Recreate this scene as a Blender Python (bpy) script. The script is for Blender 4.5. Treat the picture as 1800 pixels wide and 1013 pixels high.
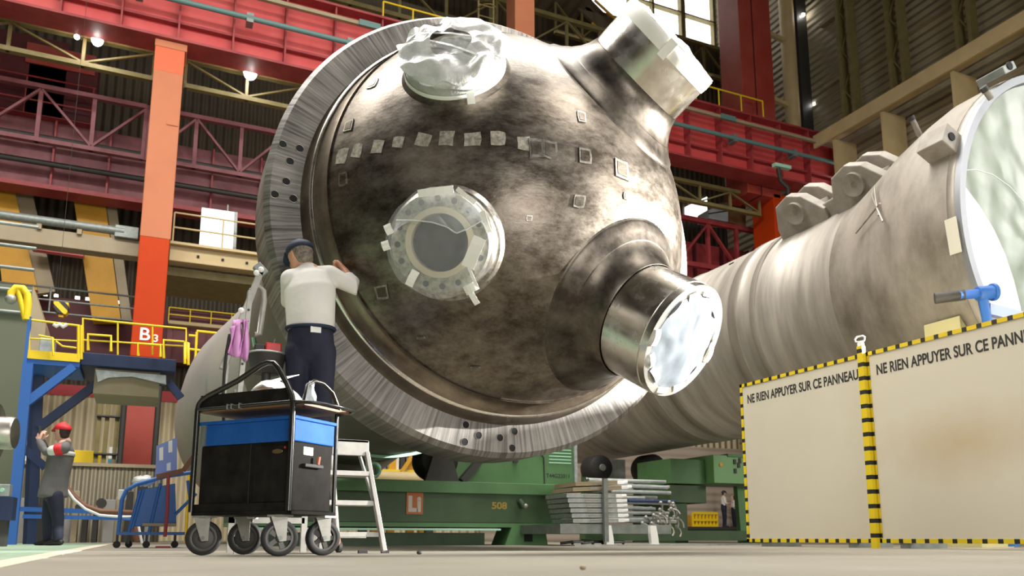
import bpy, bmesh, math, random
from mathutils import Vector, Matrix, noise
C = bpy.context.scene
for o in list(bpy.data.objects): bpy.data.objects.remove(o)
R = math.radians; PI = math.pi
# ------------------------------------------------------------------ camera
FPX, PY, HOR, H0 = 1427.0, 697.0, 946.0, 0.10
PITCH = math.atan((HOR - PY) / FPX)
YAW = math.atan(650.0 * math.cos(PITCH) / FPX)
cam = bpy.data.cameras.new('camera'); camo = bpy.data.objects.new('camera', cam)
C.collection.objects.link(camo); C.camera = camo
cam.sensor_width = 36; cam.lens = FPX / 1800 * 36; cam.shift_y = (PY - 506.5) / 1800
cam.clip_end = 300
camo.location = (0, 0, H0); camo.rotation_euler = (PI / 2 + PITCH, 0, -YAW)
cam.dof.use_dof = True; cam.dof.focus_distance = 6.2; cam.dof.aperture_fstop = 3.2
# ------------------------------------------------------------------ light
w = bpy.data.worlds.new('hall_air'); C.world = w; w.use_nodes = True
w.node_tree.nodes['Background'].inputs[0].default_value = (0.92, 0.95, 1.0, 1)
w.node_tree.nodes['Background'].inputs[1].default_value = 0.022
C.view_settings.view_transform = 'Standard'; C.view_settings.look = 'None'
C.view_settings.exposure = -0.12; C.view_settings.gamma = 1.0; C.view_settings.use_curve_mapping = False
def look(o, loc, tgt):
    o.location = loc
    o.rotation_euler = (Vector(tgt) - Vector(loc)).to_track_quat('-Z', 'Y').to_euler()
def area(name, loc, tgt, sx, sy, power, col=(1, .95, .86)):
    l = bpy.data.lights.new(name, 'AREA'); l.shape = 'RECTANGLE'; l.size = sx; l.size_y = sy
    l.energy = power; l.color = col
    o = bpy.data.objects.new(name, l); C.collection.objects.link(o); look(o, loc, tgt); return o
area('skylight_near', (10, -2, 18), (4, 6, 2), 6, 5, 1900, (1, .97, .92))
so = area('skylight_overhead', (0.5, 9.2, 18.5), (0.6, 8.6, 0), 20, 3, 7300, (1, .97, .92)); so.rotation_euler = (0, 0, R(-12))
area('rear_doors', (2.5, -18, 2.6), (2.6, 5, 2.7), 9, 4, 2200, (1, .98, .95))
area('side_windows', (19, -5, 9), (4, 6, 2.5), 9, 6, 2300, (1, .98, .94))
area('fill_left', (-9, -5, 9), (5, 6, 1), 7, 5, 160, (1, .94, .84))  # weak fill added from the left, no window known there
area('skylight_aisle', (4, 18, 21), (2, 24, 10), 22, 4, 680, (1, .93, .82))
area('back_bay_fill', (8, 31, 23.5), (8, 30, 0), 34, 3, 210, (1, .9, .75))  # fill added under the closed roof to brighten the back bay
area('skylight_left', (-8, 12, 16), (0, 20, 3), 8, 6, 560, (1, .95, .85))
def spot(name, loc, tgt, power, size, blend, rad):
    l = bpy.data.lights.new(name, 'SPOT'); l.energy = power; l.spot_size = R(size); l.spot_blend = blend; l.shadow_soft_size = rad; l.color = (1, .98, .94)
    o = bpy.data.objects.new(name, l); C.collection.objects.link(o); look(o, loc, tgt); return o
spot('flood_lamp', (9.5, 2.8, 2.68), (3.7, 6.1, 2.6), 18000, 50, .35, .06)
spot('drum_fill', (9.3, 2.6, 2.3), (9.6, 6.5, 3.0), 130, 110, .6, .3)  # second, weaker light added just to brighten the drum mouth
# ------------------------------------------------------------------ pixel rays -> points of the place
def ray(x, y):
    u = (x - 900) / FPX; v = (PY - y) / FPX
    d = math.cos(PITCH) - v * math.sin(PITCH); z = math.sin(PITCH) + v * math.cos(PITCH)
    return Vector((u * math.cos(YAW) + d * math.sin(YAW), -u * math.sin(YAW) + d * math.cos(YAW), z))
CAM = Vector((0, 0, H0))
def at(x, y, Y): r = ray(x, y); return CAM + r * (Y / r.y)
def atX(x, y, X): r = ray(x, y); return CAM + r * (X / r.x)
def on_sphere(x, y, c, rad):
    r = ray(x, y).normalized(); oc = CAM - c; b = oc.dot(r); q = b * b - oc.length_squared + rad * rad
    return CAM + r * (-b - math.sqrt(max(q, 0)))
# ------------------------------------------------------------------ materials
def lin(c): return tuple((v / 12.92 if v <= .04045 else ((v + .055) / 1.055) ** 2.4) for v in c)
def rgb(r, g, b): return lin((r / 255, g / 255, b / 255))
MATS = {}
def mat(name, col, rough=.5, metal=0.0, col2=None, scale=4.0, stretch=(1, 1, 1), detail=4, lo=.35, hi=.65,
        rough2=None, nrough=.62, bump=0.0, alpha=1.0, emit=None, estr=0, spec=None, bscale=None):
    m = bpy.data.materials.new(name); m.use_nodes = True; nt = m.node_tree; b = nt.nodes['Principled BSDF']
    b.inputs['Roughness'].default_value = rough; b.inputs['Metallic'].default_value = metal
    b.inputs['Base Color'].default_value = (*col, 1); b.inputs['Alpha'].default_value = alpha
    if spec is not None: b.inputs['Specular IOR Level'].default_value = spec
    if emit: b.inputs['Emission Color'].default_value = (*emit, 1); b.inputs['Emission Strength'].default_value = estr
    if col2 or rough2 is not None or bump:
        tc = nt.nodes.new('ShaderNodeTexCoord'); mp = nt.nodes.new('ShaderNodeMapping'); mp.inputs['Scale'].default_value = stretch
        nt.links.new(tc.outputs['Object'], mp.inputs[0])
        n = nt.nodes.new('ShaderNodeTexNoise'); n.inputs['Scale'].default_value = scale; n.inputs['Detail'].default_value = detail
        n.inputs['Roughness'].default_value = nrough
        nt.links.new(mp.outputs[0], n.inputs['Vector'])
        mr = nt.nodes.new('ShaderNodeMapRange'); mr.inputs[1].default_value = lo; mr.inputs[2].default_value = hi
        nt.links.new(n.outputs[0], mr.inputs[0])
        if col2:
            mx = nt.nodes.new('ShaderNodeMix'); mx.data_type = 'RGBA'
            mx.inputs[6].default_value = (*col, 1); mx.inputs[7].default_value = (*col2, 1)
            nt.links.new(mr.outputs[0], mx.inputs[0]); nt.links.new(mx.outputs[2], b.inputs['Base Color'])
        if rough2 is not None:
            m2 = nt.nodes.new('ShaderNodeMapRange'); m2.inputs[3].default_value = rough; m2.inputs[4].default_value = rough2
            nt.links.new(mr.outputs[0], m2.inputs[0]); nt.links.new(m2.outputs[0], b.inputs['Roughness'])
        if bump:
            bp = nt.nodes.new('ShaderNodeBump'); bp.inputs['Strength'].default_value = bump; bp.inputs['Distance'].default_value = .02
            src = n
            if bscale:
                src = nt.nodes.new('ShaderNodeTexNoise'); src.inputs['Scale'].default_value = bscale; src.inputs['Detail'].default_value = 3
                nt.links.new(mp.outputs[0], src.inputs['Vector'])
            nt.links.new(src.outputs[0], bp.inputs['Height']); nt.links.new(bp.outputs[0], b.inputs['Normal'])
    MATS[name] = m; return m
def stripes(name, ca, cb, period, duty, axis, rough=.5, diag=(0, 0, 0)):
    m = bpy.data.materials.new(name); m.use_nodes = True; nt = m.node_tree; b = nt.nodes['Principled BSDF']
    b.inputs['Roughness'].default_value = rough
    tc = nt.nodes.new('ShaderNodeTexCoord'); d = nt.nodes.new('ShaderNodeVectorMath'); d.operation = 'DOT_PRODUCT'
    d.inputs[1].default_value = axis; nt.links.new(tc.outputs['Object'], d.inputs[0])
    v = nt.nodes.new('ShaderNodeMath'); v.operation = 'DIVIDE'; v.inputs[1].default_value = period; nt.links.new(d.outputs['Value'], v.inputs[0])
    f = nt.nodes.new('ShaderNodeMath'); f.operation = 'FRACT'; nt.links.new(v.outputs[0], f.inputs[0])
    g = nt.nodes.new('ShaderNodeMath'); g.operation = 'GREATER_THAN'; g.inputs[1].default_value = duty; nt.links.new(f.outputs[0], g.inputs[0])
    mx = nt.nodes.new('ShaderNodeMix'); mx.data_type = 'RGBA'; mx.inputs[6].default_value = (*ca, 1); mx.inputs[7].default_value = (*cb, 1)
    nt.links.new(g.outputs[0], mx.inputs[0]); nt.links.new(mx.outputs[2], b.inputs['Base Color']); return m
def steel_polar(name, dark, light, cx, cz, fa, fr, metal, rough):
    # machined face: brush marks running along the radius around the vessel axis
    m = bpy.data.materials.new(name); m.use_nodes = True; nt = m.node_tree; b = nt.nodes['Principled BSDF']
    b.inputs['Metallic'].default_value = metal; b.inputs['Roughness'].default_value = rough
    N = nt.nodes.new; L = nt.links.new
    tc = N('ShaderNodeTexCoord'); sx = N('ShaderNodeSeparateXYZ'); L(tc.outputs['Object'], sx.inputs[0])
    def M(op, a, b2=None):
        k = N('ShaderNodeMath'); k.operation = op
        for i, q in enumerate((a, b2)):
            if q is None: continue
            if isinstance(q, (int, float)): k.inputs[i].default_value = q
            else: L(q, k.inputs[i])
        return k.outputs[0]
    an = M('ARCTAN2', M('SUBTRACT', sx.outputs['Z'], cz), M('SUBTRACT', sx.outputs['X'], cx))
    rr = M('SQRT', M('ADD', M('POWER', M('SUBTRACT', sx.outputs['Z'], cz), 2), M('POWER', M('SUBTRACT', sx.outputs['X'], cx), 2)))
    cb = N('ShaderNodeCombineXYZ'); L(M('MULTIPLY', an, fa), cb.inputs[0]); L(M('MULTIPLY', rr, fr), cb.inputs[1])
    n = N('ShaderNodeTexNoise'); n.inputs['Scale'].default_value = 1; n.inputs['Detail'].default_value = 5; n.inputs['Roughness'].default_value = .65
    L(cb.outputs[0], n.inputs['Vector'])
    n2 = N('ShaderNodeTexNoise'); n2.inputs['Scale'].default_value = 1.3; n2.inputs['Detail'].default_value = 4; L(tc.outputs['Object'], n2.inputs['Vector'])
    s = M('ADD', M('MULTIPLY', n.outputs[0], .6), M('MULTIPLY', n2.outputs[0], .4))
    mr = N('ShaderNodeMapRange'); mr.inputs[1].default_value = .38; mr.inputs[2].default_value = .64; L(s, mr.inputs[0])
    mx = N('ShaderNodeMix'); mx.data_type = 'RGBA'; mx.inputs[6].default_value = (*dark, 1); mx.inputs[7].default_value = (*light, 1)
    L(mr.outputs[0], mx.inputs[0]); L(mx.outputs[2], b.inputs['Base Color'])
    bp = N('ShaderNodeBump'); bp.inputs['Strength'].default_value = .12; bp.inputs['Distance'].default_value = .02
    L(n.outputs[0], bp.inputs['Height']); L(bp.outputs[0], b.inputs['Normal']); return m

VX, VZ = 2.629, 2.714
m_dome = mat('dome_steel', (.07, .054, .04), .33, .94, (.29, .255, .21), 3.6, (1, 1, 1.8), 14, .38, .74, .46, bump=.05, bscale=30, nrough=.76)
m_flange = steel_polar('flange_steel', (.065, .058, .05), (.36, .335, .305), 0, VZ, 70, 1.2, .30, .48)
m_hub = steel_polar('hub_steel', (.12, .09, .065), (.30, .25, .19), 0, VZ, 6, 8, .85, .36)
m_shell_shaded = mat('shell_shaded', (.11, .105, .085), .55, .2, (.20, .19, .16), .9, (1, .35, 1), 6)  # shade under the vessel is put into this darker shell colour
m_shell_lit = mat('shell_lit', (.40, .385, .36), .5, .1, (.47, .455, .425), .9, (1, .35, 1), 6)  # paler copy of the shell, its lit far end put into the colour
m_drum = mat('drum_oxide', (.235, .21, .175), .5, .25, (.46, .42, .365), 1.0, (.5, 3.2, .5), 6, .32, .68, .42)
m_cone = mat('cone_oxide', (.185, .16, .125), .5, .25, (.45, .41, .35), .9, (.8, 1.3, .8), 6, .36, .62, .42)
m_bright = mat('bright_steel', (.62, .57, .50), .2, 1.0, (.78, .74, .68), 6, (1, 1, 1), 3, rough2=.3)
m_brushed = mat('brushed_steel', (.30, .27, .23), .32, .95, (.55, .51, .46), 5, (1, 1, 1), 6, rough2=.42)
m_patch = mat('ground_patch_steel', (.24, .215, .175), .5, .6, (.48, .44, .37), 34, (1, 1, 1), 3, rough2=.55)
m_padd = mat('pad_steel', (.20, .18, .15), .35, .9, (.42, .39, .34), 25, (1, 1, 1), 3)
m_void = mat('bore_dark', (.008, .008, .008), .8)
m_gasket = mat('gasket_tan', (.46, .41, .28), .6)
m_lugs = mat('lug_cast', (.27, .24, .20), .65, .15, (.36, .33, .29), 5)
m_plastic = mat('clear_film', (.80, .83, .83), .16, 0, alpha=.17, spec=.6)
m_film_white = mat('crumpled_white_film', (.70, .70, .67), .28, 0, (.54, .545, .53), 9, alpha=.86, bump=.5)
m_film_blue = mat('blue_white_film', (.22, .25, .28), .35, 0, (.29, .325, .355), 3.2, alpha=.72, spec=.2, bump=.2)
m_drumfilm = mat('pale_green_film', (.25, .30, .235), .3, 0, (.33, .38, .31), 2.0, alpha=.9, bump=.15)
m_tape = mat('white_tape', (.80, .79, .72), .5)
m_inner = mat('drum_inner_paint', (.80, .83, .80), .5, 0)
m_rim = mat('rim_grey', (.24, .25, .27), .45, .3)
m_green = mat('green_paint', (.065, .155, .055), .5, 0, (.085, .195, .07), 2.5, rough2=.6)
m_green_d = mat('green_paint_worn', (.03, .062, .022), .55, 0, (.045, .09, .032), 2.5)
m_mint = mat('mint_hose', (.42, .74, .55), .5)
m_blk = mat('black_paint', (.010, .009, .008), .5, 0, (.022, .020, .018), 7, rough2=.75, spec=.03)
m_blktube = mat('black_tube', (.013, .012, .011), .22, 0)
m_rubber = mat('rubber', (.016, .015, .014), .7)
m_blue = mat('blue_enamel', (.012, .075, .30), .55, 0, (.02, .10, .36), 6, spec=.1)
m_blue2 = mat('blue_structure', (.022, .115, .40), .5)
m_navyst = mat('navy_steel', (.01, .025, .085), .5)
m_zinc = mat('zinc', (.36, .35, .31), .5, .5, (.28, .27, .24), 14)
m_galv = mat('galvanised', (.34, .37, .36), .45, .6, (.48, .51, .50), 9)
m_galv_d = mat('galvanised_dull', (.20, .22, .205), .5, .5, (.27, .29, .27), 9)
m_whitefit = mat('white_cap', (.85, .85, .82), .45)
m_alu = mat('aluminium', (.30, .285, .255), .45, .35, (.39, .375, .34), 8)
m_yel = mat('safety_yellow', (.80, .56, .01), .5)
m_yel2 = mat('crane_yellow', (.62, .31, .012), .55, 0, (.52, .26, .012), 1.5)
m_olive = mat('olive_steel', (.165, .135, .045), .6, 0, (.22, .18, .07), 3)
m_tan = mat('tan_paint', (.56, .43, .22), .6, 0, (.48, .37, .19), 1.5)
m_greytan = mat('grey_tan_paint', (.34, .28, .18), .6, 0, (.30, .24, .15), 1.5)
m_red = mat('crane_red', (.56, .055, .055), .5, 0, (.62, .085, .08), .8)
m_red_d = mat('truss_red', (.26, .025, .03), .55, 0, (.34, .05, .05), 1.5)
m_mauve = mat('faded_red', (.24, .085, .095), .6, 0, (.15, .035, .04), .9)
m_maroon = mat('maroon', (.085, .010, .014), .6)
m_pillar_r = mat('pillar_red', (.33, .04, .025), .5, 0, (.40, .07, .05), .7)
m_salmon = mat('pillar_salmon', (.53, .19, .095), .6, 0, (.47, .165, .082), .8, spec=.2)
m_orange = mat('pillar_orange', (.50, .046, .004), .55, 0, (.45, .04, .004), .8, spec=.15)
m_teal = mat('teal_pipe', (.11, .21, .20), .45)
m_conc = mat('concrete_floor', (.22, .20, .155), .5, 0, (.27, .245, .195), .8, (1, 1, 1), 7, rough2=.65)
m_grnfloor = mat('green_floor_paint', (.25, .36, .25), .5, 0, (.32, .42, .30), 1.2)
m_line = mat('floor_line', (.60, .54, .42), .55)
m_lamp = mat('lamp_glow', (1, 1, 1), emit=(1, .98, .94), estr=40)
m_tubelight = mat('tube_glow', (1, 1, 1), emit=(1, .98, .92), estr=4)
m_glass = mat('daylight_pane', (.9, .9, .9), emit=(1, .99, .95), estr=3.2)
m_panel_glow = mat('glowing_white_panel', (.9, .9, .9), emit=(.93, .98, 1), estr=1.15)  # glow added so the white panel looks blown out
m_panel = mat('panel_cream', (.64, .595, .48), .5, 0, (.60, .55, .435), .7)
m_ink = mat('black_ink', (.02, .02, .02), .6)
m_hazy = stripes('hazard_tape_along', (.74, .55, .01), (.015, .015, .012), .145, .66, (0, 1, 0))
m_hazz = stripes('hazard_tape_up', (.74, .55, .01), (.015, .015, .012), .145, .70, (0, 0, 1))
m_hook = stripes('hazard_diagonal', (.80, .52, .01), (.02, .018, .015), .22, .55, (.7, 0, .7))
m_skin = mat('skin', (.60, .30, .19), .5)
m_skin2 = mat('skin_pale', (.62, .36, .26), .5)
m_shirt = mat('shirt_white', (.80, .77, .72), .8, 0, (.74, .71, .66), 5, bump=.25, bscale=9)
m_trous = mat('navy_trousers', (.010, .011, .028), .8, 0, (.018, .019, .042), 6)
m_cap = mat('navy_cap', (.008, .018, .04), .7)
m_hair = mat('grey_hair', (.10, .08, .06), .7, 0, (.26, .22, .17), 40)
m_hairb = mat('brown_hair', (.03, .018, .012), .7)
m_coat = mat('grey_coat', (.10, .095, .095), .8, 0, (.13, .125, .125), 5)
m_redcap = mat('red_cap', (.62, .015, .02), .6)
m_reflect = mat('silver_band', (.62, .62, .58), .4)
m_shoe = mat('black_shoe', (.012, .011, .010), .5)
m_pink = mat('pink_cloth', (.58, .24, .52), .8, 0, (.68, .33, .62), 9)
m_paper = mat('paper', (.82, .82, .78), .6)
m_board = mat('blue_board', (.13, .20, .52), .4)
m_brown = mat('rust_brown', (.16, .065, .03), .6)
m_cream = mat('paper_cream', (.78, .75, .62), .6)
m_redplastic = mat('red_plastic', (.60, .02, .02), .4)
m_wood = mat('plywood', (.17, .085, .03), .6)
m_dark = mat('machine_dark', (.035, .032, .028), .6)
m_machine = mat('machine_grey', (.30, .29, .27), .55)

# ------------------------------------------------------------------ mesh builder
class M:
    def __init__(s): s.v = []; s.f = []; s.sm = []
    def add(s, vs, fs, smooth=False):
        b = len(s.v); s.v += [Vector(q) for q in vs]; s.f += [tuple(i + b for i in f) for f in fs]; s.sm += [smooth] * len(fs); return s
    def box(s, a, b):
        x0, x1 = sorted((a[0], b[0])); y0, y1 = sorted((a[1], b[1])); z0, z1 = sorted((a[2], b[2]))
        vs = [(x, y, z) for z in (z0, z1) for y in (y0, y1) for x in (x0, x1)]
        return s.add(vs, [(0, 2, 3, 1), (4, 5, 7, 6), (0, 1, 5, 4), (2, 6, 7, 3), (0, 4, 6, 2), (1, 3, 7, 5)])
    def bar(s, p, q, wd, ht, up=(0, 0, 1)):
        p = Vector(p); q = Vector(q); d = (q - p).normalized(); u = Vector(up)
        if abs(d.dot(u)) > .98: u = Vector((0, 1, 0))
        a = d.cross(u).normalized() * wd / 2; b = a.cross(d).normalized() * ht / 2
        vs = [p - a - b, p + a - b, p + a + b, p - a + b, q - a - b, q + a - b, q + a + b, q - a + b]
        return s.add(vs, [(0, 1, 2, 3), (7, 6, 5, 4), (0, 4, 5, 1), (1, 5, 6, 2), (2, 6, 7, 3), (3, 7, 4, 0)])
    def tube(s, pts, r, n=10, closed=False):
        pts = [Vector(p) for p in pts]; k = len(pts); rings = []; prev = None
        for i, p in enumerate(pts):
            if closed: d = pts[(i + 1) % k] - pts[i - 1]
            else: d = pts[min(i + 1, k - 1)] - pts[max(i - 1, 0)]
            d.normalize()
            if prev is None:
                u = Vector((0, 0, 1)) if abs(d.z) < .9 else Vector((0, 1, 0)); a = d.cross(u).normalized()
            else: a = (prev - d * prev.dot(d)).normalized()
            prev = a; b = d.cross(a)
            rr = r[i] if isinstance(r, (list, tuple)) else r
            rings.append([p + (a * math.cos(t) + b * math.sin(t)) * rr for t in [2 * PI * j / n for j in range(n)]])
        vs = [q for g in rings for q in g]; fs = []
        for i in range(k if closed else k - 1):
            for j in range(n):
                i2 = (i + 1) % k
                fs.append((i * n + j, i * n + (j + 1) % n, i2 * n + (j + 1) % n, i2 * n + j))
        s.add(vs, fs, True)
        if not closed: s.add(rings[0], [tuple(range(n - 1, -1, -1))]); s.add(rings[-1], [tuple(range(n))])
        return s
    def lathe(s, prof, o, ax, n=48, smooth=True, split=True):
        # prof: list of (distance along axis, radius); None breaks the smoothing
        o = Vector(o); ax = Vector(ax).normalized()
        u = Vector((0, 0, 1)) if abs(ax.z) < .9 else Vector((1, 0, 0)); a = ax.cross(u).normalized(); b = ax.cross(a)
        segs = [[]]
        for q in prof:
            if q is None: segs.append([segs[-1][-1]])
            else: segs[-1].append(q)
        for g in segs:
            if len(g) < 2: continue
            vs = []; fs = []
            for (t, r) in g:
                for j in range(n):
                    th = 2 * PI * j / n; vs.append(o + ax * t + (a * math.cos(th) + b * math.sin(th)) * max(r, 1e-5))
            for i in range(len(g) - 1):
                for j in range(n):
                    fs.append((i * n + j, i * n + (j + 1) % n, (i + 1) * n + (j + 1) % n, (i + 1) * n + j))
            s.add(vs, fs, smooth)
        return s
    def prism(s, poly, n):
        # closed polygon of 3-D points pushed along the vector n
        n = Vector(n); k = len(poly); a = [Vector(p) for p in poly]; b = [p + n for p in a]
        fs = [tuple(range(k - 1, -1, -1)), tuple(range(k, 2 * k))] + [(i, (i + 1) % k, k + (i + 1) % k, k + i) for i in range(k)]
        return s.add(a + b, fs)
    def ball(s, c, r, n=16, m=10, sc=(1, 1, 1)):
        c = Vector(c); vs = []; fs = []
        for i in range(m + 1):
            ph = PI * i / m
            for j in range(n):
                th = 2 * PI * j / n
                vs.append(c + Vector((sc[0] * math.sin(ph) * math.cos(th), sc[1] * math.sin(ph) * math.sin(th), sc[2] * math.cos(ph))) * r)
        for i in range(m):
            for j in range(n): fs.append((i * n + j, (i + 1) * n + j, (i + 1) * n + (j + 1) % n, i * n + (j + 1) % n))
        return s.add(vs, fs, True)
    def loft(s, rings, side, n=16, c0=1.0, c1=1.0):
        # rings: (centre, half width along side, half depth); rounded caps added
        rs = []; side = Vector(side).normalized(); k = len(rings); cs = [Vector(g[0]) for g in rings]
        def ring(c, d, rx, ry):
            sd = (side - d * side.dot(d)).normalized(); ot = d.cross(sd)
            return [c + sd * math.cos(t) * rx + ot * math.sin(t) * ry for t in [2 * PI * j / n for j in range(n)]]
        ds = [(cs[min(i + 1, k - 1)] - cs[max(i - 1, 0)]).normalized() for i in range(k)]
        r0 = min(rings[0][1], rings[0][2]); r1 = min(rings[-1][1], rings[-1][2])
        for f, h in ((0, .95), (0, .68), (0, .4)): rs.insert(0, ring(cs[0] - ds[0] * r0 * c0 * math.sqrt(1 - h * h), ds[0], rings[0][1] * h, rings[0][2] * h))
        for c, d, g in zip(cs, ds, rings): rs.append(ring(c, d, g[1], g[2]))
        for h in (.95, .68, .4): rs.append(ring(cs[-1] + ds[-1] * r1 * c1 * math.sqrt(1 - h * h), ds[-1], rings[-1][1] * h, rings[-1][2] * h))
        vs = [q for g in rs for q in g]; fs = []
        for i in range(len(rs) - 1):
            for j in range(n): fs.append((i * n + j, i * n + (j + 1) % n, (i + 1) * n + (j + 1) % n, (i + 1) * n + j))
        fs.append(tuple(range(n - 1, -1, -1))); b = (len(rs) - 1) * n; fs.append(tuple(range(b, b + n)))
        return s.add(vs, fs, True)
    def build(s, name, material, parent=None, bevel=0, remesh=0, smooth_it=0, local=False):
        org = Vector((0, 0, 0)) if local else ORG.get(parent.name, Vector((0, 0, 0))) if parent else Vector((0, 0, 0))
        me = bpy.data.meshes.new(name); me.from_pydata([v - org for v in s.v], [], s.f)
        bm = bmesh.new(); bm.from_mesh(me); bmesh.ops.remove_doubles(bm, verts=bm.verts, dist=1e-5) if remesh else None
        bmesh.ops.recalc_face_normals(bm, faces=bm.faces); bm.to_mesh(me); bm.free()
        if len(me.polygons) == len(s.sm): me.polygons.foreach_set('use_smooth', s.sm)
        me.materials.append(material)
        o = bpy.data.objects.new(name, me); C.collection.objects.link(o)
        if parent: o.parent = parent; ORG[o.name] = ORG.get(parent.name, Vector((0, 0, 0)))
        else: ORG[o.name] = Vector((0, 0, 0))
        if bevel:
            md = o.modifiers.new('bevel', 'BEVEL'); md.width = bevel; md.segments = 2; md.limit_method = 'ANGLE'; md.angle_limit = R(50)
        if remesh:
            md = o.modifiers.new('remesh', 'REMESH'); md.mode = 'VOXEL'; md.voxel_size = remesh; md.use_smooth_shade = True
            sm = o.modifiers.new('soft', 'SMOOTH'); sm.factor = .5; sm.iterations = smooth_it or 4
        return o
ORG = {}
def tag(o, label=None, cat=None, group=None, kind=None):
    if label: o['label'] = label
    if cat: o['category'] = cat
    if group: o['group'] = group
    if kind: o['kind'] = kind
    return o
def T(name, label, cat, loc=(0, 0, 0), group=None, rz=0):
    o = bpy.data.objects.new(name, None); C.collection.objects.link(o); o.location = loc; o.rotation_euler = (0, 0, rz)
    o.empty_display_size = .1; ORG[o.name] = Vector(loc); return tag(o, label, cat, group)
def dup(root, loc, rz=None, label=None):
    r = root.copy(); C.collection.objects.link(r); r.location = loc
    if rz is not None: r.rotation_euler = rz if isinstance(rz, tuple) else (0, 0, rz)
    if label: r['label'] = label
    for ch in root.children:
        c = ch.copy(); C.collection.objects.link(c); c.parent = r
        for g in ch.children:
            d = g.copy(); C.collection.objects.link(d); d.parent = c
    return r
def struct(name, mb, m): o = mb.build(name, m); o['kind'] = 'structure'; return o
def text(body, name, material, parent, origin, xdir, up, size, xs=1.0, bold=0.0, depth=.002, align='LEFT'):
    cu = bpy.data.curves.new(name, 'FONT'); cu.body = body; cu.size = size; cu.extrude = depth; cu.offset = bold; cu.align_x = align
    to = bpy.data.objects.new(name, cu); me = bpy.data.meshes.new_from_object(to); bpy.data.objects.remove(to)
    X = Vector(xdir).normalized(); U = Vector(up).normalized(); Nn = X.cross(U); org = ORG.get(parent.name, Vector()) if parent else Vector()
    for v in me.vertices: v.co = Vector(origin) + X * v.co.x * xs + U * v.co.y + Nn * v.co.z - org
    me.materials.append(material); o = bpy.data.objects.new(name, me); C.collection.objects.link(o)
    if parent: o.parent = parent
    return o
def circle(c, u, v, r, n=24, a0=0, a1=2 * PI):
    full = abs(a1 - a0 - 2 * PI) < 1e-6
    return [Vector(c) + Vector(u) * r * math.cos(a0 + (a1 - a0) * i / (n if full else n - 1)) + Vector(v) * r * math.sin(a0 + (a1 - a0) * i / (n if full else n - 1)) for i in range(n)]
def cut_holes(o, specs):
    # real drilled holes: cylinders taken out of the mesh, the cutters thrown away
    mb = M()
    for (c, ax, r, h) in specs:
        c = Vector(c); ax = Vector(ax).normalized(); u = Vector((0, 0, 1)) if abs(ax.z) < .9 else Vector((1, 0, 0)); a = ax.cross(u).normalized(); b = ax.cross(a)
        mb.prism(circle(c, a, b, r, 20), ax * h)
    k = mb.build('cutter', m_void)
    md = o.modifiers.new('holes', 'BOOLEAN'); md.object = k; md.solver = 'EXACT'
    dg = bpy.context.evaluated_depsgraph_get(); me = bpy.data.meshes.new_from_object(o.evaluated_get(dg)); o.modifiers.clear(); o.data = me
    bpy.data.objects.remove(k)
random.seed(7)
# ================================================================== the setting
struct('floor', M().box((-45, -25, -.3), (34, 60, 0)), m_conc)
gp = M().prism([Vector((-14, -2, .0005)), Vector((-.56, -2, .0005)), Vector((-.60, 18, .0005)), Vector((-14, 18, .0005))], (0, 0, .002))
struct('trim_1', gp, m_grnfloor)
struct('trim_2', M().prism([Vector((-.55, -2, .0005)), Vector((-.42, -2, .0005)), Vector((-.44, 18, .0005)), Vector((-.59, 18, .0005))], (0, 0, .003)), m_line)
def siding(name, c1, c2, axis, period, bumpd):
    m = mat(name, c1, .6, 0, c2, .35); nt = m.node_tree; b = nt.nodes['Principled BSDF']
    tc = nt.nodes.new('ShaderNodeTexCoord'); d = nt.nodes.new('ShaderNodeVectorMath'); d.operation = 'DOT_PRODUCT'; d.inputs[1].default_value = axis
    nt.links.new(tc.outputs['Object'], d.inputs[0])
    q = nt.nodes.new('ShaderNodeMath'); q.operation = 'MULTIPLY'; q.inputs[1].default_value = 2 * PI / period; nt.links.new(d.outputs['Value'], q.inputs[0])
    sn = nt.nodes.new('ShaderNodeMath'); sn.operation = 'SINE'; nt.links.new(q.outputs[0], sn.inputs[0])
    bp = nt.nodes.new('ShaderNodeBump'); bp.inputs['Strength'].default_value = 1; bp.inputs['Distance'].default_value = bumpd
    nt.links.new(sn.outputs[0], bp.inputs['Height']); nt.links.new(bp.outputs[0], b.inputs['Normal']); return m
m_wallr = siding('wall_boards', (.33, .28, .18), (.41, .35, .23), (0, 0, 1), .33, .05)
m_wallb = siding('wall_brown', (.035, .026, .014), (.065, .048, .024), (1, 0, 0), .3, .03)
m_wallc = siding('wall_cream', (.60, .50, .31), (.66, .56, .36), (1, 0, 0), .35, .06)
struct('wall_right', M().box((26.2, -25, 0), (26.6, 36, 32)), m_wallr)
WX0, WX1, WZ0, WZ1 = 16.0, 26.2, 25.75, 31.0
struct('wall_back', M().box((-45, 31.5, 5.3), (26.2, 32, WZ0)).box((-45, 31.5, WZ0), (WX0, 32, 36)), m_wallb)
struct('wall_back_lower', M().box((-45, 31.35, 0), (26.2, 32, 4.92)), m_wallc)
struct('trim_3', M().box((-45, 31.3, 4.92), (26.2, 32, 5.3)), mat('red_stripe', (.42, .03, .035), .5))
m_roof = siding('roof_deck', (.12, .10, .06), (.16, .13, .08), (1, 0, 0), .6, .05)
struct('wall_left', M().box((-16.4, 5, 0), (-16, 35, 26)), m_wallb)
struct('ceiling', M().prism([Vector((-45, 22.4, 25)), Vector((17.5, 22.4, 25)), Vector((17.5, 36, 25)), Vector((-45, 36, 25))], (0, 0, .3)), m_roof)
struct('ceiling_front', M().box((-45, -25, 31), (26.6, 10, 31.4)), m_roof)
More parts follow.
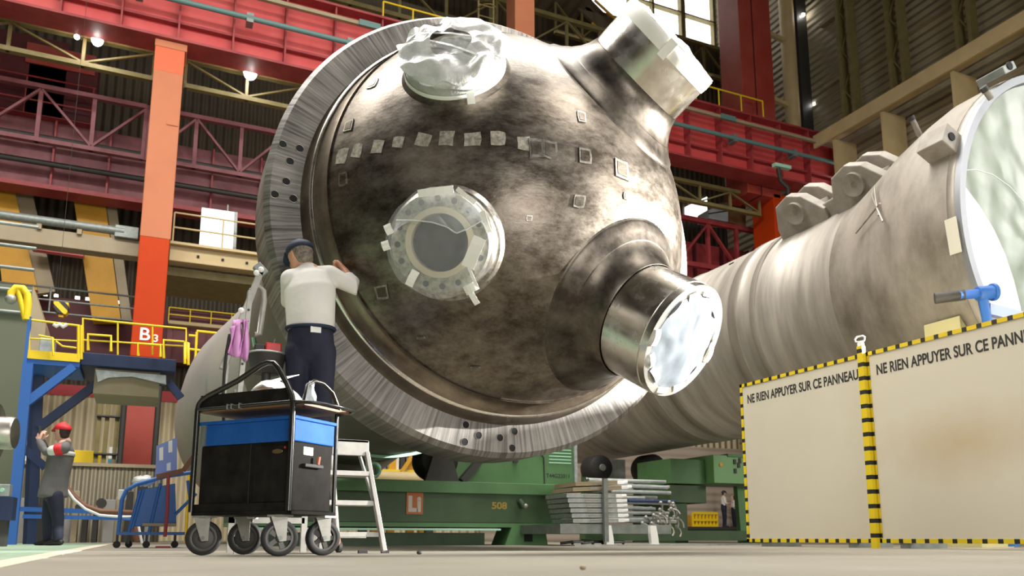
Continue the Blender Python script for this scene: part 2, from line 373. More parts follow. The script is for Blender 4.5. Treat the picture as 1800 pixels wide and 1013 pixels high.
# windows: one pane row high in the back wall, its mullions, and a low one at its right end
struct('window_1', M().box((WX0, 31.9, WZ0), (WX1, 31.95, WZ1)), m_glass)
wf = M()
for x in (16.0, 18.3, 20.8, 22.2, 24.0, 24.15, 26.1): wf.box((x - .06, 31.6, WZ0), (x + .06, 31.9, WZ1))
for z in (WZ0, 27.4, 29.2, 31): wf.box((WX0, 31.6, z - .04), (WX1, 31.9, z + .04))
f = wf.build('window_frame', m_olive, bpy.data.objects['window_1'])
struct('window_2', M().prism([at(1205, 364, 31.42), at(1243, 346, 31.42), at(1243, 386, 31.42), at(1205, 380, 31.42)], (0, .05, 0)), m_glass)
struct('window_3', M().prism([atX(1482, 293, 26.12), atX(1512, 293, 26.12), atX(1512, 318, 26.12), atX(1482, 318, 26.12)], (.05, 0, 0)), m_glass)

# ================================================================== steel of the hall
YC = 24.0
t = T('steel_column', 'red steel hall column marked B3, salmon above and bright orange below', 'column', (-.22, YC + .4, 0))
M().box((-.66, YC, 0), (.12, YC + .8, 5.0)).build('column_base', m_pillar_r, t, .02)
M().box((-.66, YC, 5.0), (.12, YC + .8, 8.45)).build('column_shaft', m_orange, t, .02)
M().box((-.66, YC, 8.45), (.14, YC + .8, 14.1)).build('column_shaft', m_salmon, t, .02)
M().box((-.66, YC, 13.55), (.14, YC - .004, 14.15)).box((-.66, YC, 14.1), (.14, YC + .8, 14.3)).build('column_band', mat('band_orange', (.62, .11, .03), .55), t)
M().box((-.68, YC - .02, 14.3), (.2, YC + .85, 14.535)).build('cap_plate', m_salmon, t, .02)
M().box((-.2, YC - .03, 11.9), (.1, YC, 12.02)).build('tag_plate', m_salmon, t)
m_letter = mat('letter_white', (.86, .84, .80), .5)
p = at(243, 597, YC - .02)
text('B', 'column_letter', m_letter, t, (p.x, p.y, p.z), (1, 0, 0), (0, 0, 1), .50, 1.05, .006)
text('3', 'column_number', m_letter, t, (p.x + .36, p.y, p.z - .02), (1, 0, 0), (0, 0, 1), .29, 1.05, .005)
t = T('steel_column', 'red box column standing above the girder behind the top of the flange', 'column', (11.35, 25, 16))
M().box((11.25, 24.8, 0), (12.06, 25.6, 25)).build('column_shaft', m_salmon, t, .02)
t = T('steel_column', 'wide dark red column with two faces beside the bright window', 'column', (22.5, 25.2, 0))
M().box((23.2, 24.85, 0), (24.4, 26.2, 14.4)).build('column_base', m_orange, t, .03)
M().box((21.85, 24.85, 14.2), (22.55, 26.2, 30)).build('column_shaft', m_pillar_r, t, .03)
M().box((22.63, 24.85, 14.2), (23.6, 26.1, 30)).build('column_flange', m_pillar_r, t, .03)
M().box((22.55, 24.9, 14.2), (22.63, 25.6, 30)).build('column_seam', m_maroon, t)
# caged ladder beside the second column
t = T('cage_ladder', 'narrow caged ladder beside the red column above the girder', 'ladder', (10.2, 25.2, 17))
for x in (9.95, 10.55): M().tube([(x, 25.2, 17), (x, 25.2, 24)], .04, 6).build('rail', m_olive, t)
for k in range(14): M().tube([(9.95, 25.2, 17.3 + k * .45), (10.55, 25.2, 17.3 + k * .45)], .025, 6).build('rung', m_olive, t)
for k in range(4): M().tube([(9.95 + .3 - .38 * math.cos(a), 25.2 - .5 * math.sin(a), 17.8 + k * 1.5) for a in [PI * i / 10 for i in range(11)]], .02, 6).build('cage_hoop', m_olive, t)
# crane runway girder
GZ0, GZ1 = 14.62, 17.0
t = T('runway_girder', 'long red plate girder with stiffeners crossing the hall above the vessel', 'girder', (8, 24.3, GZ0))
M().box((-15.96, 24.25, GZ0), (26.16, 24.35, GZ1)).build('web_plate', m_red, t)
M().box((-15.96, 23.85, GZ1), (26.16, 24.75, GZ1 + .08)).build('top_flange', m_red_d, t)
M().box((-15.96, 23.85, GZ0 - .08), (26.16, 24.75, GZ0)).build('bottom_flange', m_red_d, t)
for k in range(23):
    x = -7.72 + 1.53 * k
    M().box((x - .025, 23.9, GZ0), (x + .025, 24.25, GZ1)).build('stiffener', m_red_d, t)
M().box((-15.96, 24.05, 15.2), (26.16, 24.25, 15.28)).build('web_rib', m_red_d, t)
t = T('cable_conduit', 'teal cable pipe running along the face of the red girder', 'pipe', (8, 23.6, 15.7))
M().tube([(-9, 23.62, 15.66), (26, 23.62, 15.66)], .085, 10).build('pipe', m_teal, t)
for k in range(11): M().box((-7.4 + 3.06 * k, 23.55, 15.5), (-7.2 + 3.06 * k, 23.9, 15.8)).build('clamp', m_galv_d, t)
t = T('busbar_rail', 'brown conductor rail along the upper part of the red girder', 'rail', (8, 23.7, 16.5))
M().box((-9, 23.62, 16.4), (26, 23.75, 16.52)).build('bar', m_greytan, t)
for x in (5.2, 19.6): M().box((x, 23.56, 16.36), (x + .7, 23.62, 16.56)).build('joint_cover', m_teal, t)
def hand_rail(name, label, x0, x1, y, z0, h, step, m, n=2, r=.035):
    t = T(name, label, 'railing', ((x0 + x1) / 2, y, z0)); k = max(1, round((x1 - x0) / step))
    for i in range(n): M().tube([(x0, y, z0 + h * (1 - i * .5)), (x1, y, z0 + h * (1 - i * .5))], r, 6).build('rail', m, t)
    for i in range(k + 1): x = x0 + (x1 - x0) * i / k; M().tube([(x, y, z0), (x, y, z0 + h)], r * .9, 6).build('post', m, t)
    return t
hand_rail('guard_rail', 'yellow handrail on top of the girder left of the flange top', 6.2, 10.4, 24.5, 17.08, 1.0, 1.1, m_yel, 1)
hand_rail('guard_rail', 'yellow handrail on top of the girder right of the upper nozzle', 18.9, 22.3, 24.2, 17.08, .95, 1.3, m_yel, 1)
def lattice(name, label, x0, x1, y, z0, z1, bay, m, cw=.16, dw=.1, depth=.2, first=0, x_brace=False):
    t = T(name, label, 'truss', ((x0 + x1) / 2, y, z0))
    M().box((x0, y, z1 - cw), (x1, y + depth, z1)).build('top_chord', m, t)
    M().box((x0, y, z0), (x1, y + depth, z0 + cw)).build('bottom_chord', m, t)
    k = round((x1 - x0) / bay); b = (x1 - x0) / k
    for i in range(k + 1):
        x = x0 + b * i; M().bar((x, y + .1, z0), (x, y + .1, z1), dw, dw).build('post', m, t)
        if i < k:
            a, c = (z0 + cw, z1 - cw) if (i + first) % 2 else (z1 - cw, z0 + cw)
            M().bar((x, y + .08, a), (x + b, y + .08, c), dw * .9, dw * .6).build('diagonal', m, t)
    return t
lattice('lattice_beam', 'olive lattice beam under the red girder left of the orange column', -16, -.7, 25.3, 13.9, 14.95, 1.9, m_olive, .14, .09)
lattice('lattice_beam', 'olive lattice beam under the red girder between orange column and flange', .22, 11.2, 25.3, 13.9, 14.95, 1.9, m_olive, .14, .09)
lattice('lattice_beam', 'olive lattice beam under the girder between dome and right column', 12.1, 22.9, 25.3, 13.5, 14.45, 1.6, m_olive, .14, .09)
lattice('red_truss', 'purple red crane truss left of the orange column', -15.7, -.85, 27, 12.05, 13.95, 1.52, m_mauve, .14, .12)
lattice('red_truss', 'purple red crane truss between orange column and flange', -.74, 12.09, 27, 12.05, 13.95, 1.46, m_mauve, .14, .12, first=1)
lattice('red_truss', 'dark red crane truss seen right of the dome above the drum', 12.2, 26.1, 27, 11.5, 13.75, 1.5, m_red_d, .2, .15)
t = T('bridge_girder', 'dark faded red bridge girder behind the trusses left of the flange', 'girder', (0, 28.4, 11.1))
M().box((-15.96, 28.4, 11.15), (15, 28.6, 13.4)).build('web_plate', m_mauve, t)
M().box((-15.96, 28.1, 11.0), (15, 28.9, 11.15)).build('bottom_flange', m_red_d, t)
for k in range(16): M().box((-11.5 + 1.6 * k, 28.2, 11.15), (-11.44 + 1.6 * k, 28.4, 13.4)).build('stiffener', m_red_d, t)
for z in (11.75, 12.6): M().tube([(-12, 27.9, z), (14, 27.9, z)], .09, 6).build('pipe', m_dark, t)
t = T('bridge_girder', 'dark red girder seen right of the dome under the olive beams', 'girder', (21, 28.5, 9.5))
M().box((15.05, 28.4, 9.0), (26.16, 28.7, 13.2)).build('web_plate', m_red_d, t)
for k in range(7): M().box((15.6 + 1.5 * k, 28.2, 9), (15.68 + 1.5 * k, 28.4, 13.2)).build('stiffener', m_maroon, t)
t = T('crane_trolley', 'dark red crane machinery house behind the truss at upper left', 'crane house', (-3.6, 28.6, 13.4))
a, b = at(-20, 88, 28.45), at(176, 95, 28.45)
M().box((a.x - 2, 28.42, 13.42), (b.x - .9, 29.4, 16.3)).box((b.x - 2.0, 28.42, 13.42), (b.x, 29.4, 16.0)).build('house', m_maroon, t, .02)
M().box((b.x - 2.1, 28.36, 15.3), (b.x - .1, 28.42, 16.0)).build('red_panel', m_pillar_r, t)
for z in (13.9, 14.3, 14.7): M().tube([(-12, 28.1, z), (b.x, 28.1, z)], .03, 6).build('rail', m_red_d, t)
for x in (-8, -6.2, -4.4, b.x - .05): M().tube([(x, 28.1, 13.4), (x, 28.1, 14.7)], .03, 6).build('rail_post', m_red_d, t)
M().box((-12, 28.05, 13.405), (b.x, 28.42, 13.42)).build('rail_ledge', m_red_d, t)
# gallery
t = T('gallery_beam', 'grey tan gallery beam left of the orange column', 'beam', (-4, 25.4, 8.2))
M().box((-16, 25.1, 8.18), (-.66, 25.6, 8.66)).build('beam', m_greytan, t, .02)
M().tube([(-12, 25.05, 8.86), (-1.1, 25.05, 8.86)], .13, 8).build('pipe', m_galv_d, t)
for x in (-3.3, -2.3, -5.3): M().box((x, 25.0, 8.6), (x + .12, 25.2, 8.95)).build('pipe_bracket', m_greytan, t)
M().box((-1.35, 24.95, 8.66), (-.72, 25.3, 9.02)).build('junction_box', m_galv_d, t, .02)
t = T('gallery_beam', 'cream tan gallery beam right of the orange column', 'beam', (4, 25.4, 8.2))
M().box((.14, 25.1, 8.2), (11.2, 25.6, 8.66)).build('beam', m_tan, t, .02)
M().box((.14, 24.9, 8.66), (11.2, 25.7, 8.74)).build('top_flange', m_tan, t)
for x in (.9, 1.6, 2.3, 3.0): M().box((x, 25.06, 8.38), (x + .07, 25.1, 8.45)).build('bolt_hole', m_void, t)
M().box((-.6, 25.6, 7.9), (11.2, 28, 8.15)).build('soffit', m_olive, t)
hand_rail('guard_rail', 'thin tan railing on the cream gallery beam', .2, 8.5, 25.0, 8.74, .92, 1.35, m_tan, 2, .028)
t = hand_rail('guard_rail', 'grey railing below the gallery beam left of the orange column', -12, -.7, 26.5, 6.6, .75, 2.1, m_galv_d, 3, .03)
t = T('white_panel', 'white panel on the gallery railing with an added glow', 'panel', (1.5, 26.0, 9.0))
a = [at(355, 365, 25.45), at(412, 373, 25.45), at(409, 438, 25.45), at(350, 432, 25.45)]; a[2].z = a[3].z = 8.745
M().prism(a, (0, .05, 0)).build('panel', m_panel_glow, t)
M().bar(a[1] + Vector((.05, .04, 0)), a[2] + Vector((.05, .04, 0)), .09, .14).build('side_frame', m_galv_d, t)
M().tube([a[1] + Vector((-.2, 0, .0)), a[1] + Vector((-.2, 0, .2))], .03, 6).build('hook', m_zinc, t)
# yellow crane legs
for nm, xs, lab in (('inclined_beam', ((-16, 318), (22, 320), (66, 510), (5, 510)), 'leaning yellow box beam at the left edge'),
                    ('inclined_beam', ((126, 328), (182, 332), (212, 560), (162, 560)), 'leaning yellow box beam left of the orange column')):
    q = [at(x, y, 29.2) for x, y in xs]; t = T(nm, lab, 'beam', (q[3].x, 29.2, q[3].z))
    M().prism(q, (0, .8, 0)).build('leg_box', m_yel2, t)
    M().bar(q[1] + Vector((.18, .4, 0)), q[2] + Vector((.18, .4, 0)), .3, .6).build('side_channel', m_greytan, t)
t = T('monorail_beam', 'short light red beam between the leaning yellow beams', 'beam', (-2.6, 28.6, 8.2))
M().bar(at(58, 433, 28.8), at(148, 446, 28.8), .3, .28).build('beam', mat('light_red', (.62, .10, .11), .5), t)
# maroon crane bridge and lights under it
t = T('crane_bridge', 'maroon overhead crane bridge behind the yellow railed platform', 'crane', (0, 30.5, 6.2))
M().box((.3, 30.05, 7.5), (26.1, 30.4, 7.62)).build('ledge', m_tan, t)
M().box((-15.96, 30.4, 6.2), (26.16, 31.2, 8.12)).build('box_girder', m_maroon, t, .03)
M().box((.3, 30.36, 6.2), (12, 30.4, 7.55)).build('face_plate', m_mauve, t)
for k in range(10): M().box((.5 + .55 * k, 30.3, 6.2), (.53 + .55 * k, 30.36, 7.5)).build('rib', m_mauve, t)
hand_rail('guard_rail', 'distant yellow railing on the maroon crane bridge right of the column', .3, 4.5, 30.2, 7.62, .5, .7, m_yel, 2, .025)
for i, (x0, x1, y) in enumerate(((72, 83, 521), (95, 102, 522), (132, 140, 526), (150, 195, 531), (205, 211, 535))):
    a = at(x0, y, 30.5); b = at(x1, y, 30.5); a.z = b.z = 8.175
    o = M().bar(a, b, .1, .11).build('lamp_tube', m_tubelight)
    tag(o, 'white %s lamp tube in a row under the gallery, %s from the left' % (('short', 'small', 'stubby', 'long', 'tiny')[i], ('first', 'second', 'third', 'fourth', 'fifth')[i]), 'lamp', 'lamp tubes under the gallery')
# hook block
hk = at(105, 545, 23)
t = T('hook_block', 'yellow and black striped crane hook block hanging above the platform', 'hook block', (hk.x, 23, hk.z))
q = [at(x, y, 23) for x, y in ((94, 529), (121, 532), (120, 545), (116, 553), (100, 551), (93, 541))]
M().prism(q, (0, .3, 0)).build('sheave_housing', m_hook, t, .02)
M().prism([at(x, y, 23.05) for x, y in ((101, 547), (113, 549), (111, 558), (103, 557))], (0, .2, 0)).build('hook', m_yel2, t)
M().tube([(hk.x - .1, 23.15, hk.z + .2), (hk.x - .1, 23.15, 25)], .005, 6).build('rope', m_dark, t)
# hall lamps
for i, (x, y, r, lab) in enumerate(((440, 130, .19, 'bright round hall lamp between the orange column and the flange'), (171, 72, .15, 'bright hall lamp under the girder at upper left'), (135, 65, .07, 'small pointed hall lamp beside a brighter one at upper left'))):
    c = at(x, y, 24.98); t = T('hall_lamp', lab, 'lamp', c)
    M().ball(c, r).build('bulb', m_lamp, t)
    M().lathe([(.05, r * 1.2), (.25, r * .9), (.5, r * .4), (.6, .02)], c, (0, .25, 1), 16).build('reflector', m_dark, t)
    M().tube([c + Vector((0, .1, .5)), Vector((c.x, c.y + .1, 25))], .02, 6).build('hanger', m_dark, t)
    l = bpy.data.lights.new('lamp_light', 'POINT'); l.energy = 80 if r > .1 else 20; l.shadow_soft_size = r; l.color = (1, .97, .9)
    lo = bpy.data.objects.new('lamp_light', l); C.collection.objects.link(lo); lo.location = c - Vector((0, r + .12, 0))
# roof trusses of the back bay
lattice('roof_truss', 'pale olive roof truss above the vessel right of the red column', 11.9, 21.8, 28, 20.6, 22.3, 1.65, m_olive, .18, .11)
lattice('roof_truss', 'dim olive roof truss behind the top of the flange', -4, 11.9, 28.6, 20.6, 22.6, 2.0, m_olive, .18, .11)
lattice('roof_truss', 'olive truss under the bright window beside the red column', 16, 26, 30.6, 23.4, 25.2, 1.5, m_olive, .18, .11)
t = T('inclined_walkway', 'yellow railed inclined walkway under the bright window', 'walkway', (16, 30, 22))
a, b, c = at(1045, 0, 30), at(1105, 55, 30), at(1135, 75, 30)
M().tube([a, b, c], .07, 6).build('hand_rail', m_yel2, t)
for dx, dz in ((0, -1.0),): M().tube([a + Vector((0, .3, dz)), b + Vector((0, .3, dz)), c + Vector((0, .3, dz))], .07, 6).build('hand_rail', m_yel2, t)
M().prism([at(1000, 0, 30.6), at(1040, 0, 30.6), at(1120, 80, 30.6), at(1090, 80, 30.6)], (0, .15, 0)).build('deck', m_roof, t)
# right wall steel
t = T('wall_beam', 'long ochre beam along the right wall below the lattice columns', 'beam', (25.2, 10, 16.6))
M().box((24.6, -4, 16.55), (25.5, 23.8, 16.68)).build('flange', m_tan, t)
M().box((24.55, -4, 16.2), (24.65, 23.8, 16.75)).build('web', m_tan, t)
for y in (10.6, 14.2, 17.4, 20.4, 22.8): M().box((24.7, y, 0), (25.9, y + .12, 16.2)).build('stanchion', m_tan, t)
def wall_column(y, w, label):
    t = T('lattice_column', label, 'column', (25.6, y, 16.7))
    for dy in (0, w): M().box((25.35, y + dy - .07, 16.7), (25.75, y + dy + .07, 30)).build('chord', m_olive, t)
    for k in range(14):
        z = 16.8 + k * .9; M().bar((25.5, y + (0 if k % 2 else w), z), (25.5, y + (w if k % 2 else 0), z + .9), .06, .06).build('lacing', m_olive, t)
for y, w_, lab in ((22.3, .55, 'lattice column on the right wall nearest the hall corner'), (19.9, .55, 'second lattice column from the corner on the right wall'), (17.1, .5, 'third lattice column from the corner on the right wall'), (14.4, .5, 'fourth lattice column from the corner, at the right edge')):
    wall_column(y, w_, lab)
for i, z in enumerate((19.6, 22.6)):
    tag(M().box((26.0, -4, z), (26.2, 24.4, z + .14)).build('wall_girt', m_greytan), '%s dark horizontal girt across the boarded right wall' % ('lower', 'upper')[i], 'girt')
t = T('corner_column', 'tall tan round column in the hall corner right of the red column', 'column', (24.6, 24.2, 16))
M().tube([(25.3, 25.6, 0), (25.3, 25.6, 30)], .33, 16).build('pipe', m_tan, t)
M().box((25.62, 25.3, 0), (26.2, 26.0, 30)).build('side_web', m_dark, t)
for z in (19.2, 22.4): M().bar((23.6, 25.6, z + .2), (25.1, 25.6, z), .18, .18).build('brace', m_tan, t)
for i, (x, y) in enumerate(((1412, 26), (1429, 41), (1432, 183))):
    c = at(x, y, 25.2); tag(M().ball(c, .075, 10, 6).build('pilot_lamp', m_lamp), ('tiny bright lamp high on the tan corner column', 'tiny bright lamp just right of the tan corner column top', 'tiny bright lamp low on the tan corner column')[i], 'lamp')
t = bpy.data.objects['cable_conduit']
M().bar(at(1360, 290, 23.45), at(1388, 296, 23.45), .2, .14).build('joint_box', m_mint, t)
M().tube([at(1368, 296, 23.4), at(1372, 318, 23.4), at(1385, 330, 23.4), at(1386, 342, 23.4)], .08, 8).build('drop_cable', m_dark, t)
t = T('control_cabin', 'pale blue grey cabin beside the column above the red truss', 'cabin', at(1262, 372, 27.05))
q = [at(x, y, 27.0) for x, y in ((1246, 368), (1280, 352), (1280, 390), (1246, 384))]
M().prism(q, (0, .8, 0)).build('wall', mat('cabin_blue', (.45, .52, .55), .5), t); M().bar(q[0], q[1], .1, .08).build('roof_edge', m_olive, t); M().bar((q[0] + q[3]) / 2, (q[1] + q[2]) / 2, .06, .05).build('rail', m_dark, t)
o = M().prism([at(1281, 325, 27), at(1311, 325, 27), at(1311, 399, 27), at(1281, 391, 27)], (0, .3, 0)).build('crane_cabinet', m_wood); tag(o, 'brown ribbed cabinet standing on the dark red truss above the drum', 'cabinet')
m_bedge = mat('edge_steel', (.30, .27, .23), .3, .95, (.62, .57, .50), 26, (1, 1, 1), 5, rough2=.4)
m_nbase = mat('nozzle_base_steel', (.055, .045, .035), .34, .93, (.19, .165, .135), 4, (1, 1, 1), 10, .38, .74, .44, nrough=.7)
m_white_crescent = mat('white_crescent', (.85, .87, .86), .45)
m_film_grey = mat('grey_clear_film', (.72, .74, .72), .25, 0, (.62, .64, .62), 8, alpha=.6, bump=.4)
# ================================================================== the great vessel with the domed head
VY = 6.08; VO = Vector((VX, VY, 0)); SC = Vector((VX, 6.517, VZ)); SR = 1.775
ves = T('pressure_vessel', 'huge dark steel vessel with domed head, wide bolted flange and four openings', 'pressure vessel', VO)
AX = (0, 1, 0); AO = (VX, 0, VZ)
fl = M().lathe([(6.62, 1.60), (6.62, 1.955), None, (6.62, 1.967), (6.13, 1.967), None, (6.08, 1.925), None, (6.08, 1.66), None, (6.3, 1.55), (6.62, 1.55)], AO, AX, 160).build('flange', m_flange, ves)
holes = [(.78, 3.11), (.91, 3.10), (.84, 2.98), (.82, 2.81), (.74, 2.69), (.88, 2.68), (2.32, 1.0), (2.31, .86), (2.43, .92), (2.62, .91), (2.75, .97), (2.73, .83), (4.50, 2.50), (2.98, 4.53)]
hm = M()
for hx, hz in holes:
    hm.lathe([(6.0795, .0285), (6.074, .031), (6.0795, .033)], (hx, 0, hz), AX, 20)
hm.build('hole_rim', m_brushed, ves)
for hx, hz in holes:
    o = M().lathe([(6.0785, 0), (6.0785, .0285)], (hx, 0, hz), AX, 20, False).build('bolt_hole', m_void, ves)
M().lathe([(6.083, 1.70), (6.06, 1.684), (6.02, 1.673), (5.97, 1.666), (5.915, 1.663), None, (5.905, 1.655), None, (5.885, 1.625), (5.85, 1.585), (5.81, 1.555), (5.77, 1.543), (5.73, 1.542), (5.705, 1.55), None, (5.69, 1.562), (5.68, 1.568)], AO, AX, 160).build('hub_ring', m_hub, ves)
M().lathe([(5.918, 1.6635), (5.9, 1.656), (5.89, 1.640)], AO, AX, 160).build('hub_glint', m_bright, ves)  # thin bright ring added to draw the highlight along the hub edge
M().lathe([(5.742, 1.543), (5.715, 1.5485), (5.70, 1.555), (5.685, 1.5685), (5.672, 1.5765)], AO, AX, 160).build('dome_edge', m_bedge, ves)
a0 = math.asin(1.57 / SR)
M().lathe([(SC.y - SR * math.cos(a0 * (1 - i / 40)), SR * math.sin(a0 * (1 - i / 40))) for i in range(41)], AO, AX, 160).build('dome', m_dome, ves)
M().lathe([(6.6, 1.6), (11.4, 1.6)], AO, AX, 96).build('shell', m_shell_shaded, ves)
M().lathe([(11.4, 1.6), (12.1, 1.64), (17.0, 2.14), (19.4, 2.16)], AO, AX, 96).lathe(
    [(19.4 + 1.0 * math.sin(PI / 2 * i / 10), 2.16 * math.cos(PI / 2 * i / 10)) for i in range(11)], AO, AX, 96).build('shell_cone', m_shell_lit, ves)
def ndir(th, ph): th, ph = R(th), R(ph); return Vector((math.sin(th) * math.cos(ph), -math.cos(th), math.sin(th) * math.sin(ph)))
def frame_of(n):
    a = n.cross(Vector((0, 0, 1))).normalized(); return a, a.cross(n).normalized()
def wobble(c, n, r0, r1, lift, seed, rings=14, seg=72, amp=.02, ragged=.02):
    # a loose sheet over a round opening: wrinkled, ragged at the rim
    a, b = frame_of(n); mb = M(); vs = []; fs = []
    for i in range(rings + 1):
        f = i / rings
        for j in range(seg):
            th = 2 * PI * j / seg; r = r0 + (r1 - r0) * f
            if i == rings: r += ragged * noise.noise(Vector((math.cos(th) * 3, math.sin(th) * 3, seed)))
            p = c + (a * math.cos(th) + b * math.sin(th)) * r
            q = Vector((math.cos(th) * r * 7, math.sin(th) * r * 7, seed))
            h = lift * (1 - f ** 3) + amp * (abs(noise.noise(q)) - .2) + amp * .8 * (1 - abs(noise.noise(q * .6 + Vector((5, 2, 1)))) * 2.2)
            vs.append(p + n * h)
    for i in range(rings):
        for j in range(seg): fs.append((i * seg + j, i * seg + (j + 1) % seg, (i + 1) * seg + (j + 1) % seg, (i + 1) * seg + j))
    return mb.add(vs, fs, True)
def strip(p, q, n, wd, bend=.0, th=.003):
    p, q, n = Vector(p), Vector(q), Vector(n).normalized(); d = (q - p); s = d.cross(n).normalized() * wd / 2; mb = M(); top = []
    k = 5
    for i in range(k):
        f = i / (k - 1); c = p + d * f + n * (bend * math.sin(PI * f)); top.append((c - s, c + s))
    vs = [v for t2 in top for v in t2] + [v + n * th for t2 in top for v in t2]; fs = []
    for i in range(k - 1):
        fs += [(2 * i, 2 * i + 1, 2 * i + 3, 2 * i + 2), (2 * k + 2 * i, 2 * k + 2 * i + 2, 2 * k + 2 * i + 3, 2 * k + 2 * i + 1), (2 * i, 2 * i + 2, 2 * k + 2 * i + 2, 2 * k + 2 * i), (2 * i + 1, 2 * k + 2 * i + 1, 2 * k + 2 * i + 3, 2 * i + 3)]
    fs += [(0, 2 * k, 2 * k + 1, 1), (2 * k - 2, 2 * k - 1, 4 * k - 1, 4 * k - 2)]
    return mb.add(vs, fs)
# two large nozzles
for (th, ph, L, rn, upper) in ((39.3, -55.1, 2.34, .435, False), (43.2, 53.8, 2.30, .445, True)):
    n = ndir(th, ph); a, b = frame_of(n)
    base = M().lathe([(1.52, .80), (1.600, .745), (1.635, .70), None, (1.655, .685), (1.685, .63), (1.73, .575), None, (1.735, .565), (1.80, .51), (1.86, .475), (1.92, .455), (1.925, rn + .012)], SC, n, 96).build('nozzle_base', m_nbase, ves)
    nz = M().lathe([(1.9, rn + .004), (L - .06, rn + .004), None, (L - .06, rn), (L - .05, rn), None, (L, rn - .004), None, (L, rn - .075), None, (L - .6, rn - .085)], SC, n, 96).build('nozzle', m_bright, ves)
    M().lathe([(L - .35, 0), (L - .35, rn - .07)], SC, n, 48, False).build('bore', m_dark, nz)
    c = SC + n * L
    if upper:
        wobble(c, n, 0, rn + .005, .035, 3.1, amp=.03, ragged=.015).build('film_cover', m_film_white, nz)
        M().lathe([(L - .10, rn + .010), (L - .05, rn + .016), (L + .012, rn + .012), (L + .03, rn - .03)], SC, n, 64).build('tape_band', m_tape, nz)
        for k, (an, ln) in enumerate(((318, .13),)):
            th2 = R(an); d = a * math.cos(th2) + b * math.sin(th2)
            strip(c + d * (rn + .02) + n * .02, c + d * (rn + .02) - n * ln, d, .07).build('tape_strip', m_tape, nz)
    else:
        wobble(c, n, 0, rn - .07, .03, 8.4, amp=.018, ragged=.03).build('film_cover', m_film_blue, nz)
        M().lathe([(L + .004, rn - .085), (L + .007, rn - .03), (L + .003, rn - .004)], SC, n, 64).build('clear_film', m_plastic, nz)
        for k, an in enumerate((20, 55, 80, 108, 150, 175, 200, 232, 262, 290, 318, 345)):
            t1 = R(an); t2 = R(an + (18 if k % 3 else 26)); rr = rn - .075 + .03 * ((k * 7) % 3 - 1) * .6
            p = c + (a * math.cos(t1) + b * math.sin(t1)) * rr + n * .012; q = c + (a * math.cos(t2) + b * math.sin(t2)) * (rr + .015) + n * .012
            strip(p, q, n, .045 + .012 * (k % 2), .012).build('tape_strip', m_tape, nz)
